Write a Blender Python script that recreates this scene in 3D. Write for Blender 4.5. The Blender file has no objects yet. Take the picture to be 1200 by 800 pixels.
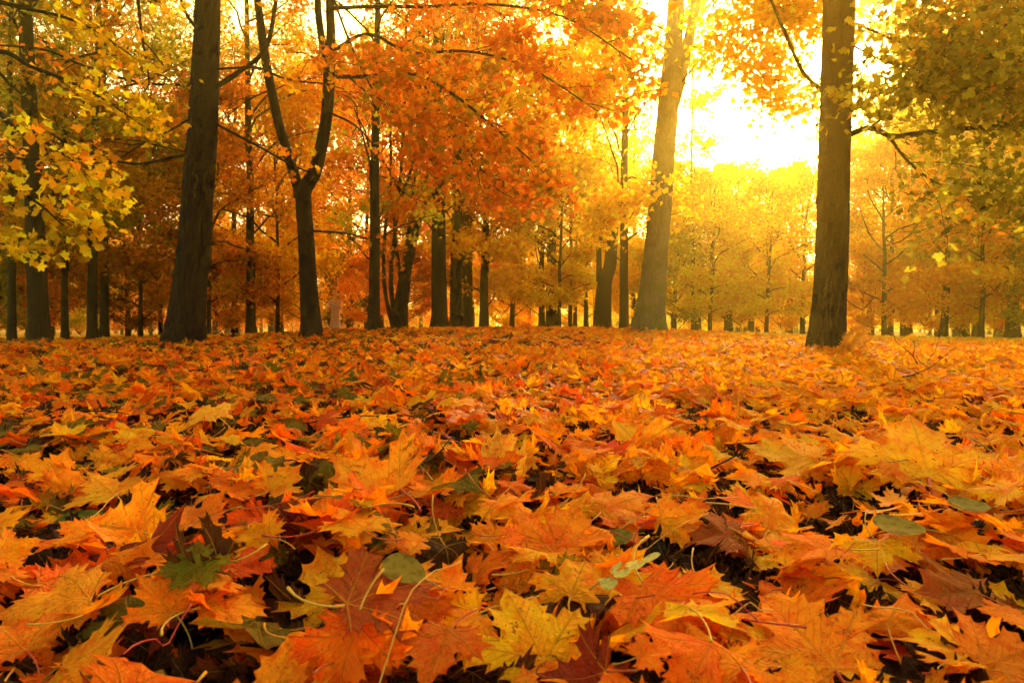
import bpy, math, random
import numpy as np

SC = bpy.context.scene
COL = SC.collection
PI = math.pi
R = np.random.default_rng(11)

# ------------------------------------------------------------------ camera numbers
FPX = 800.0                       # focal length in pixels of a 1200 px wide picture (24 mm)
CAM_Z = 0.50
PITCH = math.atan(18 / 800.0)
HAZE = 0.0080
SUN_AZ = math.radians(20.4)
SUN_EL = math.radians(25)


def at(px, py, Y):
    vx = (px - 600) / FPX
    vy = (400 - py) / FPX
    d = np.array([vx, math.cos(PITCH) + vy * math.sin(PITCH), -math.sin(PITCH) + vy * math.cos(PITCH)])
    d = d * (Y / d[1])
    return np.array([d[0], d[1], d[2] + CAM_Z])


def to_px(p):
    x, y, z = p[0], p[1], p[2] - CAM_Z
    f = y * math.cos(PITCH) - z * math.sin(PITCH)
    u = y * math.sin(PITCH) + z * math.cos(PITCH)
    return 600 + FPX * x / f, 400 - FPX * u / f


def sstep(t):
    t = np.clip(t, 0, 1)
    return t * t * (3 - 2 * t)


def terrain(x, y):
    x = np.asarray(x, float)
    y = np.asarray(y, float)
    hump = 0.36 * np.exp(-(x / 8.5) ** 2) * sstep((y - 5) / 13) * (1 - sstep((y - 23) / 22))
    far = -0.30 * sstep((y - 20) / 22)
    lump = 0.02 * np.sin(x * 1.3 + 0.7) * np.sin(y * 1.1) + 0.012 * np.sin(x * 3.1 + y * 2.3)
    knoll = 0.24 * np.exp(-((x + 7.25) / 2.6) ** 2 - ((y - 28) / 2.2) ** 2)
    return hump + far + knoll + lump * sstep(y / 3)


def ground_px(px, Y):
    x = (px - 600) / FPX * Y
    return np.array([x, Y, float(terrain(x, Y))])


# ------------------------------------------------------------------ mesh helpers
class MB:
    """collects triangles (numpy) and links them as one mesh object"""
    def __init__(self):
        self.v, self.f, self.n = [], [], 0
        self.c, self.l, self.m = [], [], []

    def add(self, v, f, c=None, l=None, m=0):
        v = np.asarray(v, np.float32)
        self.v.append(v)
        self.f.append(np.asarray(f, np.int32) + self.n)
        self.n += len(v)
        self.m.append(np.full(len(f), m, np.int32))
        if c is not None:
            self.c.append(np.asarray(c, np.float32))
        if l is not None:
            self.l.append(np.asarray(l, np.float32))

    def mesh(self, name, mat, smooth=True):
        v = np.concatenate(self.v)
        f = np.concatenate(self.f)
        me = bpy.data.meshes.new(name)
        nv, nf = len(v), len(f)
        me.vertices.add(nv)
        me.vertices.foreach_set('co', v.ravel())
        me.loops.add(nf * 3)
        me.loops.foreach_set('vertex_index', f.ravel())
        me.polygons.add(nf)
        me.polygons.foreach_set('loop_start', np.arange(0, nf * 3, 3, dtype=np.int32))
        me.polygons.foreach_set('loop_total', np.full(nf, 3, np.int32))
        me.polygons.foreach_set('use_smooth', np.full(nf, smooth, bool))
        if self.c:
            a = me.attributes.new('tint', 'FLOAT_COLOR', 'POINT')
            c = np.concatenate(self.c)
            c = np.concatenate([c, np.ones((len(c), 1), np.float32)], 1)
            a.data.foreach_set('color', c.ravel().astype(np.float32))
        if self.l:
            a = me.attributes.new('leaf', 'FLOAT_VECTOR', 'POINT')
            a.data.foreach_set('vector', np.concatenate(self.l).ravel().astype(np.float32))
        mats = mat if isinstance(mat, (list, tuple)) else [mat]
        for q in mats:
            me.materials.append(q)
        if len(mats) > 1:
            me.polygons.foreach_set('material_index', np.concatenate(self.m))
        me.update(calc_edges=True)
        return me

    def obj(self, name, mat, parent=None, smooth=True):
        return link(name, self.mesh(name, mat, smooth), parent)


def link(name, data, parent=None):
    o = bpy.data.objects.new(name, data)
    COL.objects.link(o)
    if parent is not None:
        o.parent = parent
    return o


def tag(o, label=None, cat=None, group=None, kind=None):
    if label:
        o['label'] = label
    if cat:
        o['category'] = cat
    if group:
        o['group'] = group
    if kind:
        o['kind'] = kind
    return o


def empty(name, loc, rot=(0, 0, 0)):
    o = link(name, None)
    o.location = [float(t) for t in loc]
    o.rotation_euler = rot
    o.empty_display_size = 0.2
    return o


def tube(path, rad, sides=6, cap=True, rough=0.0, rng=R, ridges=0, flare=None):
    """triangulated tapered tube along a path"""
    p = np.asarray(path, float)
    rad = np.asarray(rad, float)
    n = len(p)
    t = np.gradient(p, axis=0)
    t /= np.linalg.norm(t, axis=1)[:, None] + 1e-9
    ref = np.array([1.0, 0, 0]) if abs(t[0][0]) < 0.8 else np.array([0, 1.0, 0])
    u = np.cross(t, ref)
    u /= np.linalg.norm(u, axis=1)[:, None] + 1e-9
    w = np.cross(t, u)
    a = np.linspace(0, 2 * PI, sides, endpoint=False)
    ring = np.cos(a)[None, :, None] * u[:, None, :] + np.sin(a)[None, :, None] * w[:, None, :]
    rr = np.repeat(rad[:, None], sides, 1)
    if rough:
        rr = rr * (1 + rough * rng.normal(size=rr.shape))
    if flare is not None:
        rr = rr * flare(a[None, :], p[:, 2:3] - p[0, 2])
    v = (p[:, None, :] + ring * rr[:, :, None]).reshape(-1, 3)
    i = np.arange(n - 1)[:, None] * sides
    j = np.arange(sides)[None, :]
    j2 = (j + 1) % sides
    q = np.stack([i + j, i + j2, i + sides + j2, i + sides + j], -1).reshape(-1, 4)
    f = np.concatenate([q[:, [0, 1, 2]], q[:, [0, 2, 3]]])
    if cap:
        v = np.concatenate([v, p[-1:]])
        k = (n - 1) * sides
        f = np.concatenate([f, np.stack([k + np.arange(sides), k + (np.arange(sides) + 1) % sides,
                                         np.full(sides, n * sides)], -1)])
    return v, f


def spline(pts, n):
    """Catmull-Rom through points"""
    pts = np.asarray(pts, float)
    P = np.concatenate([[2 * pts[0] - pts[1]], pts, [2 * pts[-1] - pts[-2]]])
    out = []
    m = len(pts) - 1
    for s in np.linspace(0, m, n):
        k = min(int(s), m - 1)
        t = s - k
        a, b, c, d = P[k], P[k + 1], P[k + 2], P[k + 3]
        out.append(0.5 * ((2 * b) + (-a + c) * t + (2 * a - 5 * b + 4 * c - d) * t * t + (-a + 3 * b - 3 * c + d) * t ** 3))
    return np.array(out)


# ------------------------------------------------------------------ node helper
class NT:
    def __init__(self, name):
        self.m = bpy.data.materials.new(name)
        self.m.use_nodes = True
        self.t = self.m.node_tree
        self.t.nodes.clear()
        self.out = self.t.nodes.new('ShaderNodeOutputMaterial')

    def n(self, kind, **kw):
        x = self.t.nodes.new(kind)
        for k, v in kw.items():
            setattr(x, k, v)
        return x

    def set(self, sock, v):
        if hasattr(v, 'is_output'):
            self.t.links.new(v, sock)
        elif isinstance(v, (tuple, list)) and len(v) == 3 and sock.type == 'RGBA':
            sock.default_value = (*v, 1)
        else:
            sock.default_value = v

    def math(self, op, a, b=0.0, c=None, clamp=False):
        x = self.n('ShaderNodeMath', operation=op, use_clamp=clamp)
        self.set(x.inputs[0], a)
        self.set(x.inputs[1], b)
        if c is not None:
            self.set(x.inputs[2], c)
        return x.outputs[0]

    def mix(self, a, b, f, blend='MIX'):
        x = self.n('ShaderNodeMix', data_type='RGBA', blend_type=blend)
        self.set(x.inputs[0], f)
        self.set(x.inputs[6], a)
        self.set(x.inputs[7], b)
        return x.outputs[2]

    def noise(self, vec, scale, detail=3.0, rough=0.55):
        x = self.n('ShaderNodeTexNoise')
        if vec is not None:
            self.set(x.inputs['Vector'], vec)
        x.inputs['Scale'].default_value = scale
        x.inputs['Detail'].default_value = detail
        x.inputs['Roughness'].default_value = rough
        return x

    def ramp(self, fac, stops):
        x = self.n('ShaderNodeValToRGB')
        self.set(x.inputs[0], fac)
        e = x.color_ramp.elements
        while len(e) < len(stops):
            e.new(0.5)
        for k, (p, c) in enumerate(stops):
            e[k].position = p
            e[k].color = (*c, 1) if len(c) == 3 else c
        return x.outputs[0]

    def smooth(self, v, lo, hi, a=0.0, b=1.0):
        x = self.n('ShaderNodeMapRange', interpolation_type='SMOOTHSTEP')
        self.set(x.inputs[0], v)
        for k, q in zip((1, 2, 3, 4), (lo, hi, a, b)):
            x.inputs[k].default_value = q
        return x.outputs[0]


def leaf_material(name, translucent, veins, objcolor=True, gloss=0.06):
    N = NT(name)
    tint = N.n('ShaderNodeAttribute', attribute_name='tint').outputs['Color']
    info = N.n('ShaderNodeObjectInfo')
    col = N.mix(tint, info.outputs['Color'], 1.0, 'MULTIPLY') if objcolor else tint
    bumpsrc = None
    if veins:
        lc = N.n('ShaderNodeAttribute', attribute_name='leaf').outputs['Vector']
        sp = N.n('ShaderNodeSeparateXYZ')
        N.set(sp.inputs[0], lc)
        x, y, edge = sp.outputs
        ax = N.math('ABSOLUTE', x)
        geo = N.n('ShaderNodeNewGeometry')
        rnd = geo.outputs['Random Per Island']
        rnd = N.math('FRACT', N.math('ADD', rnd, info.outputs['Random']))
        off = N.n('ShaderNodeCombineXYZ')
        N.set(off.inputs[0], N.math('MULTIPLY', rnd, 37.0))
        N.set(off.inputs[1], N.math('MULTIPLY', rnd, 91.0))
        vv = N.n('ShaderNodeVectorMath', operation='ADD')
        N.set(vv.inputs[0], lc)
        N.set(vv.inputs[1], off.outputs[0])
        vec = vv.outputs[0]
        # veins: three rays of the right half (mirrored), with herring-bone side veins
        vein = None
        side = None
        best = None
        for ang in (0.0, 0.96, 1.80):
            dx, dy = math.sin(ang), math.cos(ang)
            along = N.math('ADD', N.math('MULTIPLY', ax, dx), N.math('MULTIPLY', y, dy))
            perp = N.math('ABSOLUTE', N.math('SUBTRACT', N.math('MULTIPLY', ax, dy), N.math('MULTIPLY', y, dx)))
            w = N.math('SUBTRACT', 0.026, N.math('MULTIPLY', along, 0.014))
            m = N.math('MULTIPLY', N.math('SUBTRACT', 1.0, N.math('DIVIDE', perp, w), clamp=True),
                       N.math('GREATER_THAN', along, -0.01))
            vein = m if vein is None else N.math('MAXIMUM', vein, m)
            fr = N.math('FRACT', N.math('MULTIPLY', N.math('SUBTRACT', along, N.math('MULTIPLY', perp, 1.15)), 7.5))
            s = N.math('SUBTRACT', 1.0, N.math('DIVIDE', N.math('ABSOLUTE', N.math('SUBTRACT', fr, 0.5)), 0.085), clamp=True)
            near = N.math('MULTIPLY', N.math('GREATER_THAN', along, 0.03), N.math('SUBTRACT', 1.0, N.math('MULTIPLY', perp, 3.2), clamp=True))
            s = N.math('MULTIPLY', s, near)
            side = s if side is None else N.math('MAXIMUM', side, s)
        n1 = N.noise(vec, 1.6, 4).outputs['Fac']
        n2 = N.noise(vec, 5.0, 5, 0.65).outputs['Fac']
        n3 = N.noise(vec, 17.0, 3).outputs['Fac']
        dark = N.mix(col, (0.78, 0.40, 0.22), 1.0, 'MULTIPLY')
        red = N.mix(col, (1.0, 0.55, 0.35), 1.0, 'MULTIPLY')
        c = N.mix(col, red, N.smooth(n1, 0.42, 0.68))
        gold = N.mix(col, (1.25, 1.35, 1.1), 1.0, 'MULTIPLY')
        c = N.mix(c, gold, N.smooth(N.noise(vec, 2.3, 2).outputs['Fac'], 0.5, 0.72, 0, 0.7))
        c = N.mix(c, dark, N.math('MULTIPLY', N.smooth(edge, 0.72, 1.0), N.smooth(n2, 0.4, 0.62)))
        c = N.mix(c, dark, N.smooth(n2, 0.52, 0.70, 0, 0.85))
        blot = N.math('MULTIPLY', N.smooth(N.noise(vec, 3.1, 4, 0.7).outputs['Fac'], 0.60, 0.68), N.math('GREATER_THAN', N.math('FRACT', N.math('MULTIPLY', rnd, 7.3)), 0.55))
        c = N.mix(c, (0.26, 0.050, 0.010), N.math('MULTIPLY', blot, 0.75))
        c = N.mix(c, (0.05, 0.018, 0.007), N.smooth(n3, 0.62, 0.70, 0, 0.85))
        lv = N.mix(col, (1.0, 0.60, 0.06), 0.45)
        c = N.mix(c, lv, N.math('MULTIPLY', vein, 0.65))
        c = N.mix(c, dark, N.math('MULTIPLY', side, 0.28))
        bumpsrc = N.math('ADD', N.math('MULTIPLY', vein, 1.0),
                         N.math('ADD', N.math('MULTIPLY', side, 0.45), N.math('MULTIPLY', n2, 1.1)))
        col = c
    p = N.n('ShaderNodeBsdfPrincipled')
    N.set(p.inputs['Base Color'], col)
    p.inputs['Roughness'].default_value = 0.62
    p.inputs['Specular IOR Level'].default_value = gloss * 2
    tr = N.n('ShaderNodeBsdfTranslucent')
    tc = N.mix(col, (1.2, 1.08, 0.8), 1.0, 'MULTIPLY')
    N.set(tr.inputs['Color'], tc)
    if bumpsrc is not None:
        b = N.n('ShaderNodeBump')
        b.inputs['Strength'].default_value = 0.8
        b.inputs['Distance'].default_value = 0.006
        N.set(b.inputs['Height'], bumpsrc)
        N.set(p.inputs['Normal'], b.outputs[0])
        N.set(tr.inputs['Normal'], b.outputs[0])
    mx = N.n('ShaderNodeMixShader')
    mx.inputs[0].default_value = translucent
    N.set(mx.inputs[1], p.outputs[0])
    N.set(mx.inputs[2], tr.outputs[0])
    N.set(N.out.inputs[0], mx.outputs[0])
    return N.m


def bark_material(name, c0, c1, scale=1.0, moss=0.0, bump=0.6):
    N = NT(name)
    tc = N.n('ShaderNodeTexCoord').outputs['Object']
    mp = N.n('ShaderNodeMapping')
    N.set(mp.inputs[0], tc)
    mp.inputs['Scale'].default_value = (1, 1, 0.22)
    n1 = N.noise(mp.outputs[0], 26 * scale, 6, 0.7).outputs['Fac']
    n2 = N.noise(tc, 3.0, 4).outputs['Fac']
    n4 = N.noise(tc, 60 * scale, 3).outputs['Fac']
    vo = N.n('ShaderNodeTexVoronoi', feature='DISTANCE_TO_EDGE')
    N.set(vo.inputs['Vector'], mp.outputs[0])
    wv = N.n('ShaderNodeVectorMath', operation='ADD')
    N.set(wv.inputs[0], mp.outputs[0])
    nz = N.noise(tc, 9 * scale, 3)
    sc = N.n('ShaderNodeVectorMath', operation='SCALE')
    N.set(sc.inputs[0], nz.outputs['Color'])
    sc.inputs['Scale'].default_value = 0.12
    N.set(wv.inputs[1], sc.outputs[0])
    t2 = N.n('ShaderNodeMapping')
    N.set(t2.inputs[0], wv.outputs[0])
    t2.inputs['Scale'].default_value = (1, 1, 0.5)
    N.t.links.new(t2.outputs[0], vo.inputs['Vector'])
    vo.inputs['Scale'].default_value = 38 * scale
    crack = N.smooth(vo.outputs['Distance'], 0.0, 0.22)
    h = N.math('ADD', N.math('MULTIPLY', n1, 1.1), N.math('MULTIPLY', crack, 0.22))
    col = N.ramp(N.math('MULTIPLY', h, 0.75), [(0.15, tuple(t * 0.35 for t in c0)), (0.5, c0), (0.85, c1)])
    col = N.mix(col, tuple(t * 0.5 for t in c0), N.smooth(n2, 0.45, 0.7, 0, 0.6))
    col = N.mix(col, tuple(min(1, t * 1.8) for t in c1), N.smooth(n4, 0.62, 0.75, 0, 0.5))
    if moss:
        geo = N.n('ShaderNodeNewGeometry')
        sp = N.n('ShaderNodeSeparateXYZ')
        N.set(sp.inputs[0], tc)
        mo = N.math('MULTIPLY', N.smooth(n2, 0.42, 0.62), N.smooth(sp.outputs[2], 0.2, 2.2, moss, 0.0))
        col = N.mix(col, (0.11, 0.12, 0.02), mo)
    b = N.n('ShaderNodeBump')
    b.inputs['Strength'].default_value = bump
    b.inputs['Distance'].default_value = 0.03
    N.set(b.inputs['Height'], h)
    p = N.n('ShaderNodeBsdfPrincipled')
    N.set(p.inputs['Base Color'], col)
    p.inputs['Roughness'].default_value = 0.9
    p.inputs['Specular IOR Level'].default_value = 0.2
    N.set(p.inputs['Normal'], b.outputs[0])
    N.set(N.out.inputs[0], p.outputs[0])
    return N.m


def plain_material(name, c0, c1, scale=20, rough=0.7, bump=0.2, objcolor=False, translucent=0.0):
    N = NT(name)
    tc = N.n('ShaderNodeTexCoord').outputs['Object']
    n1 = N.noise(tc, scale, 4).outputs['Fac']
    col = N.ramp(n1, [(0.3, c0), (0.7, c1)])
    if objcolor:
        col = N.mix(col, N.n('ShaderNodeObjectInfo').outputs['Color'], 1.0, 'MULTIPLY')
    p = N.n('ShaderNodeBsdfPrincipled')
    N.set(p.inputs['Base Color'], col)
    p.inputs['Roughness'].default_value = rough
    p.inputs['Specular IOR Level'].default_value = 0.25
    b = N.n('ShaderNodeBump')
    b.inputs['Strength'].default_value = bump
    b.inputs['Distance'].default_value = 0.01
    N.set(b.inputs['Height'], n1)
    N.set(p.inputs['Normal'], b.outputs[0])
    N.set(N.out.inputs[0], p.outputs[0])
    return N.m


M_LITTER = leaf_material('fallen_leaf_skin', 0.52, True, gloss=0.07)
M_LITTER_FAR = leaf_material('fallen_leaf_far', 0.34, False, gloss=0.05)
M_CROWN = leaf_material('crown_leaf', 0.72, False, gloss=0.03)
M_BARK = bark_material('dark_bark', (0.022, 0.009, 0.006), (0.085, 0.034, 0.020), bump=1.0)
M_BARK_PALE = bark_material('pale_bark', (0.16, 0.105, 0.07), (0.30, 0.21, 0.13), moss=0.8, bump=1.0)
M_BARK_FINE = bark_material('thin_bark', (0.026, 0.012, 0.008), (0.065, 0.032, 0.019), 1.6)
M_STALK = plain_material('leaf_stalk', (0.75, 0.7, 0.6), (1, 1, 1), 30, 0.5, 0.1, objcolor=True)


def soil_material():
    N = NT('dark_soil')
    tc = N.n('ShaderNodeTexCoord').outputs['Object']
    n1 = N.noise(tc, 14, 6, 0.7).outputs['Fac']
    n2 = N.noise(tc, 1.2, 3).outputs['Fac']
    soil = N.ramp(n1, [(0.3, (0.006, 0.004, 0.004)), (0.7, (0.028, 0.013, 0.010))])
    # beyond the loose leaves the ground is one carpet of small yellow and rust leaves
    vo = N.n('ShaderNodeTexVoronoi')
    N.set(vo.inputs['Vector'], tc)
    vo.inputs['Scale'].default_value = 8.5
    vs = N.n('ShaderNodeSeparateColor')
    N.set(vs.inputs[0], vo.outputs['Color'])
    carpet = N.ramp(vs.outputs[0], [(0.0, (0.16, 0.04, 0.012)), (0.35, (0.5, 0.16, 0.02)), (0.65, (0.92, 0.50, 0.03)), (1.0, (0.98, 0.66, 0.05))])  # bright yellows also carry the sunlight painted on the far ground
    carpet = N.mix(carpet, (0.10, 0.10, 0.02), N.smooth(n2, 0.56, 0.7, 0, 0.5))
    sp = N.n('ShaderNodeSeparateXYZ')
    N.set(sp.inputs[0], tc)
    col = N.mix(soil, carpet, N.smooth(sp.outputs[1], 13.0, 30.0))
    b = N.n('ShaderNodeBump')
    b.inputs['Strength'].default_value = 0.9
    b.inputs['Distance'].default_value = 0.05
    N.set(b.inputs['Height'], N.math('ADD', n1, vo.outputs['Distance']))
    p = N.n('ShaderNodeBsdfPrincipled')
    N.set(p.inputs['Base Color'], col)
    p.inputs['Roughness'].default_value = 0.95
    p.inputs['Specular IOR Level'].default_value = 0.08
    N.set(p.inputs['Normal'], b.outputs[0])
    N.set(N.out.inputs[0], p.outputs[0])
    return N.m


# ------------------------------------------------------------------ maple leaf shapes
HALF = [(0.0, -0.02), (0.07, -0.09), (0.20, -0.13), (0.33, -0.25), (0.37, -0.13), (0.53, -0.22), (0.50, -0.08),
        (0.66, -0.02), (0.54, 0.05), (0.51, 0.11), (0.58, 0.17), (0.74, 0.13), (0.72, 0.25), (1.0, 0.33), (0.82, 0.42),
        (0.90, 0.58), (0.70, 0.54), (0.66, 0.66), (0.56, 0.56), (0.45, 0.51), (0.37, 0.56), (0.36, 0.67), (0.46, 0.74),
        (0.34, 0.82), (0.36, 0.98), (0.20, 0.94), (0.11, 1.04), (0.0, 1.28)]
CEN = np.array([0.0, 0.20])


def outline(rng, jit=0.03, sub=2):
    def half():
        h = np.array(HALF)
        j = rng.normal(size=h.shape) * jit
        j[0] = 0
        j[-1, 0] = 0
        h = h + j
        h[:, 0] = np.maximum(h[:, 0], 0)
        return h
    a = half()
    b = half()
    b[0], b[-1] = a[0], a[-1]
    b = b[::-1][1:-1] * [-1, 1]
    P = np.concatenate([a, b])
    if sub > 1:                      # each edge sags a little toward the middle: rounded sinuses, sharp teeth
        Q = np.roll(P, -1, 0)
        out = []
        for k in range(sub):
            t = k / sub
            m = P * (1 - t) + Q * t
            sag = 4 * t * (1 - t) * 0.10 * np.linalg.norm(Q - P, axis=1)[:, None]
            c = CEN - m
            c /= np.linalg.norm(c, axis=1)[:, None] + 1e-6
            out.append(m + c * sag)
        P = np.stack(out, 1).reshape(-1, 2)
    return P


def fill(P, rings):
    """star-shaped fill round CEN in concentric rings"""
    n = len(P)
    V = [CEN[None]]
    E = [np.zeros(1)]
    for s in rings:
        V.append(CEN + (P - CEN) * s)
        E.append(np.full(n, s))
    V = np.concatenate(V)
    E = np.concatenate(E)
    k = np.arange(n)
    k2 = (k + 1) % n
    F = [np.stack([np.zeros(n, int), 1 + k, 1 + k2], -1)]
    for r in range(len(rings) - 1):
        a, b = 1 + r * n, 1 + (r + 1) * n
        F.append(np.stack([a + k, b + k, b + k2], -1))
        F.append(np.stack([a + k, b + k2, a + k2], -1))
    return V, np.concatenate(F), E


def bend(V, rng, amount=1.0, fold=None, curl=None, ang=None):
    """V (n,2) -> (n,3): fold on the midrib, roll about a random axis, tip curl, ripples"""
    x, y = V[:, 0].copy(), V[:, 1].copy()
    fold = rng.normal(0.12, 0.22) * amount if fold is None else fold
    curl = rng.normal(0.25, 0.65) * amount if curl is None else curl
    ang = rng.uniform(0, PI) if ang is None else ang
    r = np.hypot(x, y - 0.25)
    th = np.arctan2(y - 0.25, x)
    z = fold * (np.sqrt(x * x + 0.01) - 0.1)
    z += rng.normal(0, 0.16) * amount * r * r
    for k, a in ((3, 0.07), (5, 0.05), (8, 0.025)):
        z += a * amount * rng.normal() * np.sin(k * th + rng.uniform(0, 6.3)) * r
    # lobes tips hang or rise on their own
    for la in (PI / 2, 0.35, PI - 0.35, -0.5, PI + 0.5):
        d = np.angle(np.exp(1j * (th - la)))
        z += rng.normal(0, 0.22) * amount * np.exp(-(d / 0.42) ** 2) * np.maximum(r - 0.3, 0) ** 1.5
    c, s = math.cos(ang), math.sin(ang)
    u = (x * c + (y - 0.3) * s)
    w = (-x * s + (y - 0.3) * c)
    k = curl if abs(curl) > 1e-3 else 1e-3
    th2 = u * k
    u2 = np.sin(th2) / k - z * np.sin(th2)
    z2 = (1 - np.cos(th2)) / k + z * np.cos(th2)
    return np.stack([u2 * c - w * s, u2 * s + w * c + 0.3, z2], -1)


def blade_template(rng, sub, rings, amount, **kw):
    V, F, E = fill(outline(rng, 0.03, sub), rings)
    return bend(V, rng, amount, **kw), F, np.stack([V[:, 0], V[:, 1], E], -1)


RT = np.random.default_rng(5)
HI = [blade_template(RT, 3, (0.2, 0.4, 0.6, 0.8, 0.92, 1.0), a) for a in (0.5, 0.6, 0.7, 0.8, 0.8, 0.9, 1.0, 1.0, 1.1, 1.2, 1.3, 1.5, 1.6, 1.8, 0.7, 1.0)]
MID = [blade_template(RT, 1, (0.5, 1.0), a) for a in (0.6, 0.8, 1.0, 1.2, 1.4, 1.6, 1.9, 1.1)]
LOWP = np.array([(0, -0.02), (0.34, -0.22), (0.64, -0.04), (0.54, 0.12), (0.96, 0.34), (0.80, 0.46), (0.74, 0.64), (0.43, 0.53), (0.46, 0.74), (0.32, 0.92), (0, 1.22),
                 (-0.32, 0.92), (-0.46, 0.74), (-0.43, 0.53), (-0.74, 0.64), (-0.80, 0.46), (-0.96, 0.34), (-0.54, 0.12), (-0.64, -0.04), (-0.34, -0.22)])


def low_template(rng, amount):
    V, F, E = fill(LOWP, (1.0,))
    return bend(V, rng, amount), F, np.stack([V[:, 0], V[:, 1], E], -1)


LOW = [low_template(RT, a) for a in (0.6, 0.9, 1.2, 1.5, 1.8, 1.0)]
# leaves in the crowns: the same five lobes with ten points
CRP = np.array([(0, -0.05), (0.55, -0.18), (0.42, 0.14), (0.95, 0.42), (0.34, 0.52), (0, 1.2), (-0.34, 0.52), (-0.95, 0.42), (-0.42, 0.14), (-0.55, -0.18)])


def crown_template(rng):
    V, F, E = fill(CRP, (1.0,))
    return bend(V, rng, 1.1), F, np.stack([V[:, 0], V[:, 1], E], -1)


CROWN = [crown_template(RT) for _ in range(5)]


def rots(nrm, yaw):
    """rotation matrices (n,3,3) with local z along nrm and spun by yaw"""
    z = nrm / (np.linalg.norm(nrm, axis=1)[:, None] + 1e-9)
    ref = np.stack([np.cos(yaw), np.sin(yaw), np.zeros_like(yaw)], -1)
    ref = np.where((np.abs((ref * z).sum(1)) > 0.95)[:, None], np.array([[0, 0, 1.0]]), ref)
    x = ref - (ref * z).sum(1)[:, None] * z
    x /= np.linalg.norm(x, axis=1)[:, None] + 1e-9
    y = np.cross(z, x)
    return np.stack([x, y, z], -1)


def scatter(mb, templates, pos, rot, size, col, rng, want_leaf=False, centre=True):
    pick = rng.integers(0, len(templates), len(pos))
    for k, (V, F, L) in enumerate(templates):
        m = pick == k
        n = int(m.sum())
        if not n:
            continue
        v = V - (np.array([0, 0.3, 0]) if centre else 0)
        W = np.einsum('nij,vj->nvi', rot[m], v) * size[m][:, None, None] + pos[m][:, None, :]
        f = F[None] + (np.arange(n) * len(V))[:, None, None]
        c = np.repeat(col[m], len(V), 0)
        mb.add(W.reshape(-1, 3), f.reshape(-1, 3), c, np.tile(L, (n, 1)) if want_leaf else None)


# leaf colours (base colours)
PAL = {
    'golden yellow': (0.97, 0.47, 0.012),
    'amber': (0.95, 0.33, 0.009),
    'orange': (0.92, 0.20, 0.007),
    'rust red': (0.66, 0.085, 0.007),
    'dark red': (0.22, 0.028, 0.012),
    'dark brown': (0.07, 0.026, 0.014),
    'olive green': (0.20, 0.16, 0.018),
}
PAL['pale gold'] = (0.98, 0.66, 0.045)  # palest leaf tone, painted sunlight for the far strips of ground
PN = list(PAL)
PV = np.array([PAL[k] for k in PN])


def litter_colours(x, y, rng):
    """index of the colour for each leaf; sun glow put into the palette, golder to the right, rustier left"""
    n = len(x)
    px = 600 + FPX * x / np.maximum(y, 0.4)
    g = sstep((px - 300) / 750)  # glow of sun and haze painted through the choice of leaf colour
    patch = np.sin(x * 1.7 + 1.1) * np.sin(y * 1.3 + x * 0.6) * 0.5
    far = sstep((y - 12) / 8) * np.where(px > 850, 0.65, np.where(px < 300, 0.25, 0.0))  # distant sides shift to yellow: sunlit strips put into leaf colour
    u = rng.random(n) + 0.12 * patch - 0.52 * (g - 0.46) - far
    edges = np.array([0.36, 0.68, 0.89, 0.95, 0.975, 1.03])
    ci = np.searchsorted(edges, u)
    ci[(far > 0.1) & (rng.random(n) < 1.6 * far)] = 7
    return ci


# ------------------------------------------------------------------ the setting: ground
def build_ground():
    xs = np.concatenate([np.linspace(-260, -40, 12), np.linspace(-36, -6, 40), np.linspace(-5.6, 5.6, 113), np.linspace(6, 36, 40), np.linspace(40, 260, 12)])
    ys = np.concatenate([np.linspace(-60, -4, 8), np.linspace(-3, 6, 91), np.linspace(6.3, 50, 90), np.linspace(55, 320, 14)])
    X, Y = np.meshgrid(xs, ys)
    Z = terrain(X, Y)
    nx, ny = len(xs), len(ys)
    k = (np.arange(ny - 1)[:, None] * nx + np.arange(nx - 1)[None]).ravel()
    f = np.concatenate([np.stack([k, k + 1, k + nx + 1], -1), np.stack([k, k + nx + 1, k + nx], -1)])
    mb = MB()
    mb.add(np.stack([X.ravel(), Y.ravel(), Z.ravel()], -1), f)
    tag(mb.obj('ground', soil_material()), kind='structure')


build_ground()

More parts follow.
